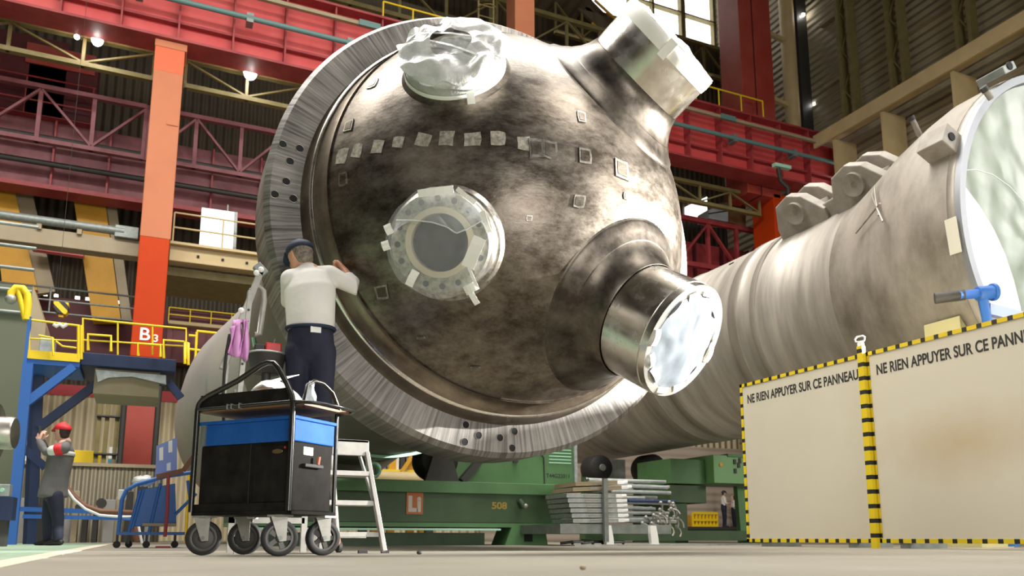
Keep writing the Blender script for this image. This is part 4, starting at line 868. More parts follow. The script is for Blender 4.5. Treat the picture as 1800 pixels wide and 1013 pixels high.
M().tube([(0, 0, 0), (.06, 0, -.01), (.10, 0, -.05), (.11, 0, -.11)], .014, 8).build('hook', m_zinc, cl0); M().ball((.0, 0, 0), .028, 10, 8).build('clamp', m_zinc, cl0)
first = True
for k in range(22):
    p = rp(1128 + rnd.uniform(0, 62), 880 + rnd.uniform(0, 48), SY + .6); loc = Vector((p.x, SY + .58 + rnd.uniform(-.03, .02), p.z)); rot = (rnd.uniform(-.4, .4), rnd.uniform(-.5, .7), rnd.uniform(-.5, .5))
    if first: cl0.location = loc; cl0.rotation_euler = rot; first = False
    else: dup(cl0, loc, rot)
tag(M().tube([(rp(1148, 880).x, SY + .62, rp(1150, 882, SY + .62).z), (rp(1186, 882, SY + .62).x, SY + .62, rp(1182, 882, SY + .62).z)], .022, 12).build('scaffold_tube', m_navyst), 'single blue tinted scaffold tube end among the grey ones', 'scaffold tube')
t = T('floor_clutter', 'low dark heap of couplers and strips on the floor left of the stack foot', 'scrap', rp(1000, 945))
for k in range(8):
    p = rp(985 + k * 12, 944 - (k * 5) % 9, SY + .2 + .1 * (k % 3)); M().tube([(p.x, SY + .2, .03 + .02 * (k % 3)), (p.x + .12, SY + .1, .05), (p.x + .2, SY + .25, .03)], .02, 6).build('coupler', (m_dark, m_galv_d)[k % 2], t)
tag(M().box((rp(990, 950).x, SY - .3, 0), (rp(1310, 950).x, SY - .24, .02)).build('floor_rail', m_galv), 'long pale strip on the floor in front of the scaffold stack', 'rail')
# yellow crate and far platform
t = T('yellow_crate', 'yellow wire crate on the low platform beside the far workers', 'crate', at(1240, 925, 29))
a, b = at(1218, 902, 29), at(1262, 927, 29)
for x in [a.x + (b.x - a.x) * i / 7 for i in range(8)]: M().box((x - .04, 29, b.z), (x + .04, 29.08, a.z)).build('bar', m_yel, t)
for z in (a.z, b.z + .06, (a.z + b.z) / 2): M().box((a.x, 28.96, z - .05), (b.x, 29.06, z + .05)).build('rail', m_yel, t)
M().box((a.x, 29.1, b.z), (b.x, 29.9, a.z - .1)).build('content', m_yel2, t)
t = T('low_platform', 'low green edged platform carrying the yellow crate and far workers', 'platform', (23, 30, 0))
a = at(1195, 926, 28.5); M().box((a.x, 28.5, a.z - .12), (a.x + 4.2, 30.9, a.z)).build('deck', m_dark, t); M().box((a.x, 28.6, 0), (a.x + 4.2, 30.8, a.z - .12)).build('base', m_green_d, t)
struct('wall_brick', M().box((12.5, 31.0, 0), (26.2, 31.2, 4.3)), siding('brick_beige', (.44, .36, .28), (.50, .42, .33), (0, 0, 1), .35, .02))
# ================================================================== people
def person(label, J, F, S, HF, HU, skin, voxel=.007, hands=None, hair=None, cap=None, capm=None, group=None):
    # J: joints in world metres; F facing, S the person's own right; HF/HU where the head looks / its up
    F = Vector(F).normalized(); S = Vector(S).normalized(); HF = Vector(HF).normalized(); HU = Vector(HU); HU = (HU - HF * HU.dot(HF)).normalized(); HR = HF.cross(HU)
    J = {k: Vector(v) for k, v in J.items()}
    b = M(); H = J['head']; hs = .92; P = lambda r, f, u: H + (HR * r + HF * f + HU * u) * hs
    b.loft([(P(0, -.012, .075), .060, .078), (P(0, -.010, .045), .074, .094), (P(0, -.006, .01), .076, .096), (P(0, .0, -.03), .070, .090), (P(0, .018, -.065), .056, .070), (P(0, .034, -.10), .036, .045)], HR)
    b.loft([(P(0, .088, .015), .009, .010), (P(0, .104, -.018), .013, .014), (P(0, .100, -.032), .016, .012)], HR)         # nose
    b.loft([(P(-.03, .083, .028), .012, .009), (P(.03, .083, .028), .012, .009)], HU)                                        # brow
    b.loft([(P(-.018, .085, -.064), .007, .008), (P(.018, .085, -.064), .007, .008)], HU)                                    # lips
    b.loft([(P(0, .078, -.10), .02, .016), (P(0, .08, -.108), .018, .014)], HR)                                              # chin
    for s in (-1, 1): b.loft([(P(s * .078, -.008, .022), .010, .020), (P(s * .080, -.010, .0), .010, .018), (P(s * .074, -.004, -.028), .008, .011)], HR)
    b.loft([(H - HU * .04 - HF * .01, .052, .056), ((H - HU * .10 - HF * .015) * .5 + J['neck'] * .5, .053, .056), (J['neck'], .062, .062)], S)
    b.loft([(J['neck'] - (J['neck'] - J['chest']) * .18, .10, .07), (J['chest'], .155, .10), (J['waist'], .135, .09), (J['pelvis'], .15, .10)], S)
    for s in 'LR':
        b.loft([(J['sh' + s], .052, .052), (J['sh' + s].lerp(J['el' + s], .4), .046, .046), (J['el' + s], .038, .038), (J['el' + s].lerp(J['wr' + s], .35), .038, .036), (J['wr' + s], .027, .022)], F)
        b.loft([(J['neck'].lerp(J['sh' + s], .45) - Vector((0, 0, .035)), .05, .05), (J['sh' + s], .052, .052)], F)
        b.loft([(J['hip' + s], .082, .085), (J['hip' + s].lerp(J['kn' + s], .4), .073, .075), (J['kn' + s], .055, .055), (J['kn' + s].lerp(J['an' + s], .3), .054, .056), (J['an' + s], .036, .038)], S)
        b.loft([(J['an' + s] - Vector((0, 0, .02)), .032, .034), (J['toe' + s], .032, .024)], S)
        # hand: palm, four unequal bent fingers, thumb from the side of the palm
        w0 = J['wr' + s]; d = (J['ha' + s] - w0).normalized(); hd = (hands or {}).get(s, {}); pn = Vector(hd.get('palm', F)); pn = (pn - d * pn.dot(d)).normalized(); sd = d.cross(pn) * (1 if s == 'R' else -1)
        cu = hd.get('curl', .5)
        b.loft([(w0, .026, .020), (w0 + d * .03, .034, .018), (w0 + d * .07, .040, .016), (w0 + d * .088, .038, .013)], sd)
        for i, (o_, ln) in enumerate(((-.030, .066), (-.010, .076), (.010, .072), (.029, .056))):
            p = w0 + d * .085 + sd * o_; pts = [(p, .0095, .0095)]; ang = cu * .45
            for k, fr in enumerate((.45, .32, .23)):
                dd = d * math.cos(ang) + pn * math.sin(ang); p = p + dd * ln * fr; pts.append((p, .0092 - .0008 * k, .0092 - .0008 * k)); ang += cu * (.95 + .06 * i)
            b.loft(pts, sd, 8)
        tp = w0 + d * .03 - sd * .030; t1 = tp + (d * .6 - sd * .6 + pn * .45).normalized() * .036; t2 = t1 + (d * .75 - sd * .1 + pn * .6).normalized() * .030
        b.loft([(tp, .013, .013), (t1, .0115, .0115), (t2, .009, .009)], sd, 8)
    body = b.build('person', skin, None, remesh=voxel, smooth_it=3); tag(body, label, 'person', group)
    for s in (-1, 1):
        M().ball(P(s * .031, .084, .006), .0105, 10, 8).build('eye', mat('eye_%s%d' % (len(MATS), s), (.04, .025, .02), .2), body)
    if hair:
        hm_ = M().loft([(P(0, -.022, .045), .074, .088), (P(0, -.024, .03), .081, .092), (P(0, -.034, .0), .081, .080), (P(0, -.048, -.045), .066, .056)], HR)
        hm_.build('hair', hair, body, remesh=.009, smooth_it=3)
    if capm:
        k = M().loft([(P(0, -.010, .036), .089, .114), (P(0, -.010, .075), .087, .110), (P(0, -.014, .108), .070, .088), (P(0, -.016, .128), .038, .046)], HR, 20, .1, .5)
        k.build('cap', capm, body, remesh=.008, smooth_it=4)
        vs = []; n = 13
        for i in range(n):
            an = PI * i / (n - 1); c_, s_ = math.cos(an), math.sin(an)
            vs.append((P(c_ * .080, .07 + s_ * .012, .052), P(c_ * .074, .075 + s_ * .080, .040 - .040 * s_)))
        vv = [q for a in vs for q in a] + [q + HU * .006 for a in vs for q in a]; fs = []
        for i in range(n - 1): fs += [(2 * i, 2 * i + 2, 2 * i + 3, 2 * i + 1), (2 * n + 2 * i, 2 * n + 2 * i + 1, 2 * n + 2 * i + 3, 2 * n + 2 * i + 2), (2 * i + 1, 2 * i + 3, 2 * n + 2 * i + 3, 2 * n + 2 * i + 1)]
        M().add(vv, fs, True).build('cap_brim', capm, body)
    return body, J, S, F, P
def sleeves_torso(J, S, F, hem, grow=1.0, wide=(.185, .17, .165), deep=(.115, .105, .105), cuff=.9):
    m = M(); nk, ch, wa, pe = J['neck'], J['chest'], J['waist'], J['pelvis']
    m.loft([(nk - (nk - ch) * .16, .085, .075), (nk - (nk - ch) * .45, wide[0] * .86, deep[0] * .85), (ch, wide[0], deep[0]), (wa, wide[1], deep[1]), (hem, wide[2], deep[2])], S, 28, 1, .12)
    for s in 'LR':
        sh, el, wr = J['sh' + s], J['el' + s], J['wr' + s]
        m.loft([(nk.lerp(sh, .45) - Vector((0, 0, .025)), .066, .066), (sh, .074, .072)], F)
        m.loft([(sh, .074, .072), (sh.lerp(el, .45), .064, .062), (el, .056, .055), (el.lerp(wr, cuff * .5), .052, .05), (el.lerp(wr, cuff), .040, .038)], F)
    return m
def trouser_mesh(J, S, top, w0=.165, d0=.115):
    m = M(); m.loft([(top, w0, d0), (J['pelvis'], w0 + .012, d0 + .012), (J['pelvis'] - Vector((0, 0, .06)), w0 + .005, d0 + .005)], S, 24)
    for s in 'LR':
        h, k, a = J['hip' + s], J['kn' + s], J['an' + s]
        m.loft([(h, .098, .105), (h.lerp(k, .45), .088, .092), (k, .072, .075), (k.lerp(a, .4), .068, .07), (a + Vector((0, 0, .02)), .062, .066)], S, 20)
    return m
def shoes(J, S, m, body):
    for s in 'LR':
        a, t2 = J['an' + s], J['toe' + s]; d = (t2 - a); d.z = 0; d.normalize(); z0 = t2.z - .03
        M().loft([(Vector((a.x, a.y, z0 + .045)) - d * .045, .040, .040), (Vector((a.x, a.y, z0 + .05)) + d * .03, .044, .046), (Vector((a.x, a.y, z0 + .036)) + d * .11, .046, .034), (Vector((a.x, a.y, z0 + .026)) + d * .17, .036, .022)], S, 14).build('shoe', m, body, remesh=.009, smooth_it=2)
RV = Vector((math.cos(YAW), -math.sin(YAW), 0)); FV = Vector((math.sin(YAW), math.cos(YAW), 0))
# ---- the worker on the platform, seen from behind
PZ = .62
W = lambda x, y, Y: at(x, y, Y)
J = dict(head=W(527, 452, 5.66), neck=W(540, 473, 5.62), chest=W(545, 512, 5.56), waist=W(546, 558, 5.52), pelvis=W(546, 602, 5.52),
         shR=W(580, 484, 5.57), elR=W(628, 507, 5.50), wrR=W(606, 475, 5.60), haR=W(595, 462, 5.66),
         shL=W(511, 491, 5.62), elL=W(507, 532, 5.80), wrL=W(540, 522, 5.92), haL=W(556, 512, 5.95),
         hipL=W(526, 618, 5.55), hipR=W(566, 618, 5.50), knL=W(524, 700, 5.60), knR=W(566, 702, 5.48))
J['anL'] = Vector((J['knL'].x - .01, 5.60, PZ + .09)); J['anR'] = Vector((J['knR'].x + .0, 5.50, PZ + .09))
for s in 'LR': J['toe' + s] = Vector((J['an' + s].x + .05, J['an' + s].y + .13, PZ + .03))
Fw = FV; hf = (FV * .55 - RV * .80 + Vector((0, 0, -.30)))
wk, J, Sw, Fw, Pw = person('person in white long-sleeved shirt and navy cap leaning on the flange, seen from behind', J, Fw, RV, hf, (0, 0, 1), m_skin,
    hands={'R': dict(curl=1.25, palm=(-.7, .5, -.1)), 'L': dict(curl=.7, palm=(0, 1, 0))}, hair=m_hair, capm=m_cap, voxel=.0062)
hem = W(546, 580, 5.52)
sleeves_torso(J, Sw, Fw, hem, wide=(.180, .168, .165), deep=(.118, .11, .112), cuff=.62).build('shirt', m_shirt, wk, remesh=.011, smooth_it=5)
trouser_mesh(J, Sw, W(546, 572, 5.52), .150, .105).build('trousers', m_trous, wk, remesh=.011, smooth_it=5)
M().lathe([(-.012, 1), (.012, 1)], (0, 0, 0), (0, 0, 1), 4)
be = W(546, 579, 5.52); belt = M(); rg = []
for i in range(32):
    an = 2 * PI * i / 32; rg.append(be + RV * math.cos(an) * .163 + FV * math.sin(an) * .118)
belt.tube(rg, .014, 6, True).build('belt', m_cap, wk)
p = W(555, 580, 5.40); M().box((p.x - .035, p.y - .008, p.z - .02), (p.x + .035, p.y + .006, p.z + .02)).build('belt_label', m_paper, wk)
p = W(542, 470, 5.555); M().ball(p, .010, 8, 6).build('collar_tag', m_cap, wk)
shoes(J, Sw, m_shoe, wk)
# ---- the man in the red cap at the left, holding a phone up, seen from his left side
MY = 12.2; Fm = -RV * .95 + FV * .15; Sm = FV * .95 + RV * .1
A2 = lambda x, y, dy=0: at(x, y, MY + dy)
J = dict(head=A2(109, 760), neck=A2(116, 776), chest=A2(107, 803), waist=A2(99, 838), pelvis=A2(94, 862),
         shL=A2(112, 789, -.19), elL=A2(80, 795, -.14), wrL=A2(68, 774, -.03), haL=A2(70, 764, .0),
         shR=A2(107, 787, .19), elR=A2(80, 793, .17), wrR=A2(74, 774, .08), haR=A2(75, 764, .06),
         hipL=A2(96, 872, -.09), hipR=A2(92, 872, .09), knL=A2(102, 912, -.10), knR=A2(84, 912, .10))
J['anL'] = Vector((A2(103, 945, 0).x, MY - .10, .09)); J['anR'] = Vector((A2(83, 945, 0).x, MY + .10, .09))
for s in 'LR': J['toe' + s] = J['an' + s] + Fm.normalized() * .14 - Vector((0, 0, .06))
mn, J, Sm, Fm, Pm = person('person in red cap and long grey work coat holding up a phone at the left', J, Fm, Sm, Fm + Vector((0, 0, .05)), (0, 0, 1), m_skin2,
    hands={'R': dict(curl=1.0, palm=FV), 'L': dict(curl=1.0, palm=FV)}, hair=m_hairb, capm=m_redcap, voxel=.008)
ct = sleeves_torso(J, Sm, Fm, J['pelvis'], wide=(.20, .185, .20), deep=(.135, .135, .15), cuff=.92)
ct.loft([(J['pelvis'], .20, .155), (A2(93, 874), .205, .165)], Sm, 24, 1, .1)
ct.build('coat', m_coat, mn, remesh=.013, smooth_it=4)
trouser_mesh(J, Sm, J['waist'] - Vector((0, 0, .05)), .14, .105).build('trousers', m_trous, mn, remesh=.012, smooth_it=4)
def band(c, rx, ry, ax_s, ax_f, h, m, name, a0=0, a1=2 * PI):
    vs = []; n = 30
    for i in range(n + 1):
        an = a0 + (a1 - a0) * i / n; d = ax_s * math.cos(an) * rx + ax_f * math.sin(an) * ry
        vs += [c + d - Vector((0, 0, h / 2)), c + d + Vector((0, 0, h / 2))]
    fs = [(2 * i, 2 * i + 2, 2 * i + 3, 2 * i + 1) for i in range(n)]
    o = M().add(vs, fs, True).build(name, m, mn); sd = o.modifiers.new('thick', 'SOLIDIFY'); sd.thickness = .004; return o
band(A2(107, 798), .212, .152, Sm, Fm, .055, m_reflect, 'reflective_band')
for s in 'L': M().loft([(J['shL'].lerp(J['elL'], .50), .070, .070), (J['shL'].lerp(J['elL'], .62), .068, .068)], Fm, 16).build('reflective_band', m_reflect, mn); M().loft([(J['shL'].lerp(J['elL'], .18), .079, .079), (J['shL'].lerp(J['elL'], .34), .076, .076)], Fm, 16).build('red_patch', m_redcap, mn)
shoes(J, Sm, m_shoe, mn)
p = A2(71, 757, .02); ph = M().box((p.x - .012, MY - .06, p.z - .05), (p.x + .006, MY + .10, p.z + .045)).build('phone', m_dark, None, .004); tag(ph, 'dark phone held up by the person in the red cap', 'phone')
# ---- two far workers on the low platform
def far_person(x, y0, y1, Y, lab, shirt, capm, face):
    top = at(x, y0, Y); bot = at(x, y1, Y); bot.z = at(1195, 926, 28.5).z; h = top.z - bot.z; k = h / 1.75; F_ = RV * face; S_ = FV * -face
    q = lambda r, f, z: Vector((top.x, Y, bot.z)) + S_ * r * k + F_ * f * k + Vector((0, 0, z * k))
    J = dict(head=q(0, .04, 1.62), neck=q(0, 0, 1.47), chest=q(0, 0, 1.28), waist=q(0, 0, 1.08), pelvis=q(0, 0, .92))
    for s, e in (('L', -1), ('R', 1)):
        J.update({'sh' + s: q(e * .18, 0, 1.40), 'el' + s: q(e * .22, .05, 1.12), 'wr' + s: q(e * .18, .26, 1.15), 'ha' + s: q(e * .17, .35, 1.18), 'hip' + s: q(e * .09, 0, .88), 'kn' + s: q(e * .09, .02, .48), 'an' + s: q(e * .09, 0, .09), 'toe' + s: q(e * .1, .13, .03)})
    b, J, S_, F_, P_ = person(lab, J, F_, S_, F_, (0, 0, 1), m_skin2, voxel=.014, hair=m_hairb, capm=capm)
    sleeves_torso(J, S_, F_, J['pelvis'], cuff=.3).build('shirt', shirt, b, remesh=.018, smooth_it=3)
    trouser_mesh(J, S_, J['waist']).build('trousers', m_trous, b, remesh=.018, smooth_it=3); shoes(J, S_, m_shoe, b)
far_person(1271, 863, 925.5, 29.6, 'person in white shirt and dark cap standing beside the yellow crate far behind', m_shirt, m_cap, 1)
far_person(1289, 872, 925.5, 30.4, 'partly hidden person in light shirt right of the far person in the dark cap', m_shirt, None, -1)

# ================================================================== tool cart
CR = T('tool_cart', 'black wheeled tool cart with a blue drawer band and tubular push handle', 'cart', (.254, 5.10, 0), rz=R(-49.4))
zc = lambda y: at(515, y, 4.55).z
CL, CW = .727, .38; zb, z1, z2, ztr = zc(898), zc(774), zc(729), zc(712)
L_ = dict(local=True)
M().box((.02, .02, zb), (CL - .02, CW - .02, z1)).build('body', m_blk, CR, .008, **L_)
dw_ = M().box((.012, .012, z1), (CL - .012, CW - .012, z2 - .018)).build('blue_drawer', m_blue, CR, .006, **L_)
M().box((.002, .0, z2 - .02), (CL - .002, CW, z2)).build('drawer_rim', m_blue, dw_, .004, **L_)
M().box((.03, .0, z1), (.06, .014, z2 - .02)).build('latch_strip', m_galv_d, dw_, **L_)
M().box((.40, .015, zb + .02), (.404, .02, z1)).build('door_gap', m_rubber, CR, **L_)
dr_ = M().box((.43, .012, zb + .05), (CL - .04, .02, z1 - .02)).build('door', m_blk, CR, .004, **L_)
M().lathe([(0, .03), (.003, .028), None, (.003, 0)], (.60, .012, z1 - .055), (0, -1, 0), 24).build('oval_badge', mat('bronze', (.22, .14, .07), .35, .7), dr_, **L_)
bd = bpy.data.objects['oval_badge']
for v in bd.data.vertices: v.co.z = (z1 - .055) + (v.co.z - (z1 - .055)) * .45; v.co.x = .60 + (v.co.x - .60) * 1.25
M().lathe([(0, .007), (.004, .006), None, (.004, 0)], (.655, .012, z1 - .035), (0, -1, 0), 12).build('red_mark', m_redplastic, dr_, **L_)
M().box((CL - .02, .10, z1 - .07), (CL - .014, .18, z1 - .025)).build('sticker', m_cream, CR, **L_)
M().box((CL - .02, .09, z1 - .14), (CL + .01, .25, z1 - .12)).build('end_grip', m_rubber, CR, .004, **L_)
M().tube([(CL + .008, .20, z1 - .12), (CL + .012, .205, z1 - .075)], .009, 8).build('lock', mat('lock_orange', (.55, .12, .06), .4), CR, **L_)
M().box((-.005, -.004, zb - .02), (CL + .005, CW + .004, zb)).build('base_plate', m_blk, CR, .004, **L_)
M().box((0, 0, zb), (CL, .02, zb + .045)).build('lower_rail', m_blk, CR, .004, **L_)
r_ = .0165
hz = zc(628) - .01; zl = zc(690)
M().tube([(.0, -.01, zb), (.0, -.01, zl - .05), (.008, -.01, zl - .02), (.03, -.01, zl + .005), (.08, -.01, zl + .028), (.30, -.01, zl + .1), (.47, -.01, hz - .012), (.52, -.01, hz), (.565, -.01, hz - .01), (.60, -.01, hz - .045), (.66, -.01, hz - .13), (.70, -.01, hz - .20), (.715, -.01, hz - .25), (.715, -.01, hz - .32), (.715, -.01, zb)], r_, 12).build('push_handle', m_blktube, CR, **L_)
M().tube([(CL + .0, .06, ztr), (CL - .01, .10, ztr + .13), (CL - .01, .16, ztr + .165), (CL - .01, .24, ztr + .165), (CL, .32, ztr + .12), (CL + .01, CW + .02, ztr - .01)], .012, 10).build('end_handle', m_blktube, CR, **L_)
for x in (0, CL - .01): M().tube([(x, CW, zb), (x, CW, ztr)], .012, 10).build('rear_post', m_blktube, CR, **L_)
tr = M().box((.01, .0, ztr), (CL + .05, CW + .04, ztr + .014)).build('tray_board', m_wood, CR, **L_)
M().box((.01, -.004, ztr + .014), (CL - .05, .008, ztr + .105)).build('tray_side', m_blk, tr, .003, **L_)
M().box((.01, CW + .03, ztr + .014), (CL, CW + .04, ztr + .06)).build('tray_side', m_blk, tr, **L_)
M().tube([(.0, -.012, ztr + .02), (CL - .02, -.012, ztr + .02), (CL + .10, .02, ztr + .01), (CL + .16, .16, ztr + .005), (CL + .15, .33, ztr + .005), (CL + .06, CW + .05, ztr + .012), (0, CW + .05, ztr + .02)], .011, 10).build('tray_tube', m_blktube, tr, **L_)
for x in (.24, .27, .33): M().box((x, -.026, ztr + .004), (x + .008, -.002, ztr + .036)).build('tray_clip', m_zinc, tr, **L_)
m_hubg = mat('wheel_hub_grey', (.10, .095, .09), .45, .5)
def caster(x, y, ang, spokes):
    c = Vector((x, y, .10)); ax = Vector((math.sin(ang), -math.cos(ang), 0)); f = M(); sd = Vector((0, 0, 1)).cross(ax).normalized()
    for s in (-.030, .030):
        o = c + ax * s
        f.prism([o + sd * .032 - Vector((0, 0, .0)) - ax * .003 + Vector((0, 0, -.016)), o - sd * .004 + Vector((0, 0, -.02)) - ax * .003, o - sd * .014 - ax * .003, o - sd * .055 + Vector((0, 0, zb - .13)) - ax * .003, o + sd * .035 + Vector((0, 0, zb - .13)) - ax * .003], ax * .006)
    f.box((c.x - .05, c.y - .05, zb - .032), (c.x + .05, c.y + .05, zb - .02))
    fk = f.build('caster', m_zinc, CR, **L_)
    M().lathe([(-.022, .078), (-.024, .092), (-.016, .0995), (.016, .0995), (.024, .092), (.022, .078)], c, ax, 40).build('tyre', m_rubber, fk, **L_)
    hb = M().lathe([(-.016, .079), (-.018, .070), None, (-.016, .062), (-.016, .080), (.016, .080), (.016, .062), None, (.018, .070), (.016, .079)], c, ax, 32)
    hb.lathe([(-.026, 0), (-.026, .014), (-.02, .024), (.02, .024), (.026, .014), (.026, 0)], c, ax, 20)
    if spokes:
        for k in range(5):
            a = 2 * PI * k / 5; d = sd * math.cos(a) + Vector((0, 0, 1)) * math.sin(a); hb.bar(c + d * .02, c + d * .07, .026, .02, ax)
    else: hb.lathe([(-.008, .02), (-.012, .065)], c, ax, 32)
    hb.build('wheel_hub', m_hubg, fk, **L_)
    M().lathe([(-.019, .078), (-.021, .072), (-.017, .068)], c, ax, 40).build('rim_edge', m_zinc, fk, **L_)
    M().lathe([(-.036, .012), None, (.036, .012), None, (.036, 0)], c, ax, 12).lathe([(-.036, .012), (-.036, 0)], c, ax, 12).build('axle_bolt', m_galv_d, fk, **L_)
la = R(49.4)
caster(.055, .045, R(36), False); caster(.10, CW - .05, R(30), False); caster(.615, .045, R(52), True); caster(CL - .04, CW - .05, R(60), True)
# things lying on the cart
def cw(x, y, z): return CR.matrix_basis @ Vector((x, y, z))
bpy.context.view_layer.update()
CB = Matrix.Translation((.254, 5.10, 0)) @ Matrix.Rotation(R(-49.4), 4, 'Z')
cw = lambda x, y, z: CB @ Vector((x, y, z))
sh = M(); g = 9; vs = []
for i in range(g):
    for j in range(g):
        u, v = i / (g - 1), j / (g - 1); vs.append(cw(.27 + u * .30, .06 + v * .24, ztr + .03 + .17 * math.sin(PI * u) ** .6 * (1 - .7 * abs(v - .4)) + .03 * noise.noise(Vector((u * 4, v * 4, 2)))))
o = sh.add(vs, [(i * g + j, i * g + j + 1, (i + 1) * g + j + 1, (i + 1) * g + j) for i in range(g - 1) for j in range(g - 1)]).build('paper_bag', m_paper); o.modifiers.new('thick', 'SOLIDIFY').thickness = .01; tag(o, 'crumpled white paper bag lying on the cart tray under the handle', 'bag')
t = T('spray_bottle', 'small clear white capped bottle standing on the cart tray near the worker', 'bottle', cw(.60, .28, ztr + .015))
b0 = cw(.60, .28, ztr + .014); M().lathe([(0, 0), (0, .03), (.09, .032), (.13, .016), (.15, .014)], b0, (0, 0, 1), 20).build('bottle', mat('bottle_clear', (.55, .62, .66), .2, alpha=.7), t); M().lathe([(.148, .016), (.18, .016), None, (.18, 0)], b0, (0, 0, 1), 14).build('bottle_cap', m_whitefit, t)
tag(M().prism([cw(.34, .14, ztr + .18), cw(.50, .10, ztr + .17), cw(.52, .26, ztr + .235), cw(.36, .30, ztr + .24)], (0, 0, .004)).build('paper_sheet', m_paper), 'tilted white sheet of paper on top of the paper bag', 'paper')

# ================================================================== aluminium work platform, its rails and ladder
t = T('work_platform', 'low aluminium work platform with a folding guard rail beside the flange', 'platform', (1.0, 5.7, 0))
M().box((.50, 5.42, PZ - .04), (1.08, 5.96, PZ)).build('deck', m_alu, t, .004)
for x in (.53, 1.02):
    for y in (5.45, 5.92): M().box((x, y - .02, 0), (x + .04, y + .02, PZ - .04)).build('leg', m_alu, t)
M().box((.53, 5.90, .2), (1.04, 5.93, .24)).build('cross_brace', m_alu, t)
RY = 5.50
ra = lambda x, y, Y=RY: at(x, y, Y)
M().bar(ra(458, 478), ra(391, 650), .05, .045).build('sloping_rail', m_alu, t, .004)
M().bar(ra(440, 512), ra(420, 700), .035, .055).build('upright', m_alu, t, .004)
M().bar(ra(404, 592), ra(392, 705), .03, .04).build('upright', m_alu, t, .004)
M().tube([ra(441, 512), ra(455, 503), ra(463, 512), ra(464, 530), ra(456, 588), ra(448, 588)], .020, 10).build('hand_loop', m_alu, t)
M().bar(ra(450, 466), ra(466, 484), .05, .06).build('hinge', m_galv_d, t, .006)
for (x, y) in ((424, 546), (459, 474), (451, 480)): M().ball(ra(x, y, RY - .035), .020, 12, 8).build('knob', m_whitefit, t)
for (x, y) in ((437, 545), (432, 590), (426, 640)): M().lathe([(0, .008), (.004, .008), None, (.004, 0)], ra(x, y, RY - .03), (0, -1, 0), 10).build('pin_hole', m_dark, t)
M().bar(Vector((.53, 5.42, PZ - .05)), Vector((.50, RY, 1.05)), .04, .04).build('rail_stay', m_alu, t)
M().bar(Vector((.44, 5.5, PZ - .03)), ra(392, 700), .03, .04).build('rail_stay', m_alu, t)
M().box((.40, 5.46, PZ - .04), (.52, 5.54, PZ)).build('rail_foot', m_alu, t)
tag(M().tube([ra(404, 588, 5.44), ra(398, 620, 5.44), ra(394, 660, 5.44), ra(392, 700, 5.44), Vector((.43, 5.44, .75)), Vector((.45, 5.44, .635))], .010, 8).build('black_hose', m_rubber), 'thin black hose hanging along the guard rail left of the pink cloth', 'hose')
# pink cloth draped over the rail
def cloth(cols, rows, label):
    g = len(cols[0]); vs = [p for c in cols for p in c]; fs = [(i * g + j, i * g + j + 1, (i + 1) * g + j + 1, (i + 1) * g + j) for i in range(len(cols) - 1) for j in range(g - 1)]
    return vs, fs
mb = M()
for (xa, xb, ya, yb, sk) in ((404, 424, 566, 630, -2), (426, 438, 562, 636, -3)):
    cols = []
    for i in range(9):
        f = i / 8; col = []
        for j in range(10):
            h = j / 9; x = xa + (xb - xa) * f + sk * h + 3 * math.sin(h * 4 + f * 5); y = ya + (yb - ya) * h * (1 - .25 * abs(f - .6)) + (10 * (1 - f) if xa < 410 else 0) * (1 - h) * .9
            col.append(ra(x, y, RY - .05 - .025 * math.sin(f * 9 + h * 2)))
        cols.append(col)
    v, f = cloth(cols, 0, ''); mb.add(v, f, True)
mb.add(*cloth([[ra(408 + 4 * i, 574 - 1.6 * i + 2 * math.sin(i), RY - .06), ra(410 + 4 * i, 562 + 1.0 * math.sin(i * 2), RY - .03), ra(412 + 4 * i, 566, RY + .03)] for i in range(8)], 0, ''), True)
o = mb.build('pink_cloth', m_pink); o.modifiers.new('thick', 'SOLIDIFY').thickness = .006; tag(o, 'crumpled pink cloth draped over the aluminium guard rail', 'cloth')
t = T('tool_tray', 'dark round rimmed tray standing on the platform behind the cart handle', 'tray', Vector((.69, 5.62, PZ)))
c = Vector((.69, 5.62, ra(463, 632, 5.64).z)); M().lathe([(-.10, .0), (-.10, .10), (.02, .125), (.03, .13), None, (.03, .12), (-.05, .10), (-.05, 0)], c, (0, 0, 1), 32).build('bowl', m_dark, t); M().tube(circle(c + Vector((0, 0, .03)), (1, 0, 0), (0, 1, 0), .127, 28), .007, 6, True).build('rim', m_galv, t)
M().tube([c - Vector((0, 0, .1)), Vector((c.x, c.y, PZ))], .03, 10).build('stand', m_dark, t)
t = T('red_toolbox', 'small red plastic box with a black end on the dark tray beside the worker', 'box', c + Vector((0, 0, .03)))
b0 = c + Vector((0, 0, -.045)); M().box((b0.x - .02, b0.y - .06, b0.z), (b0.x + .085, b0.y + .05, b0.z + .15)).build('box', m_redplastic, t, .008); M().box((b0.x - .088, b0.y - .05, b0.z), (b0.x - .022, b0.y + .05, b0.z + .135)).build('black_end', m_dark, t, .006); M().tube([b0 + Vector((.04, 0, .15)), b0 + Vector((.045, 0, .19))], .004, 6).build('pin', m_zinc, t)
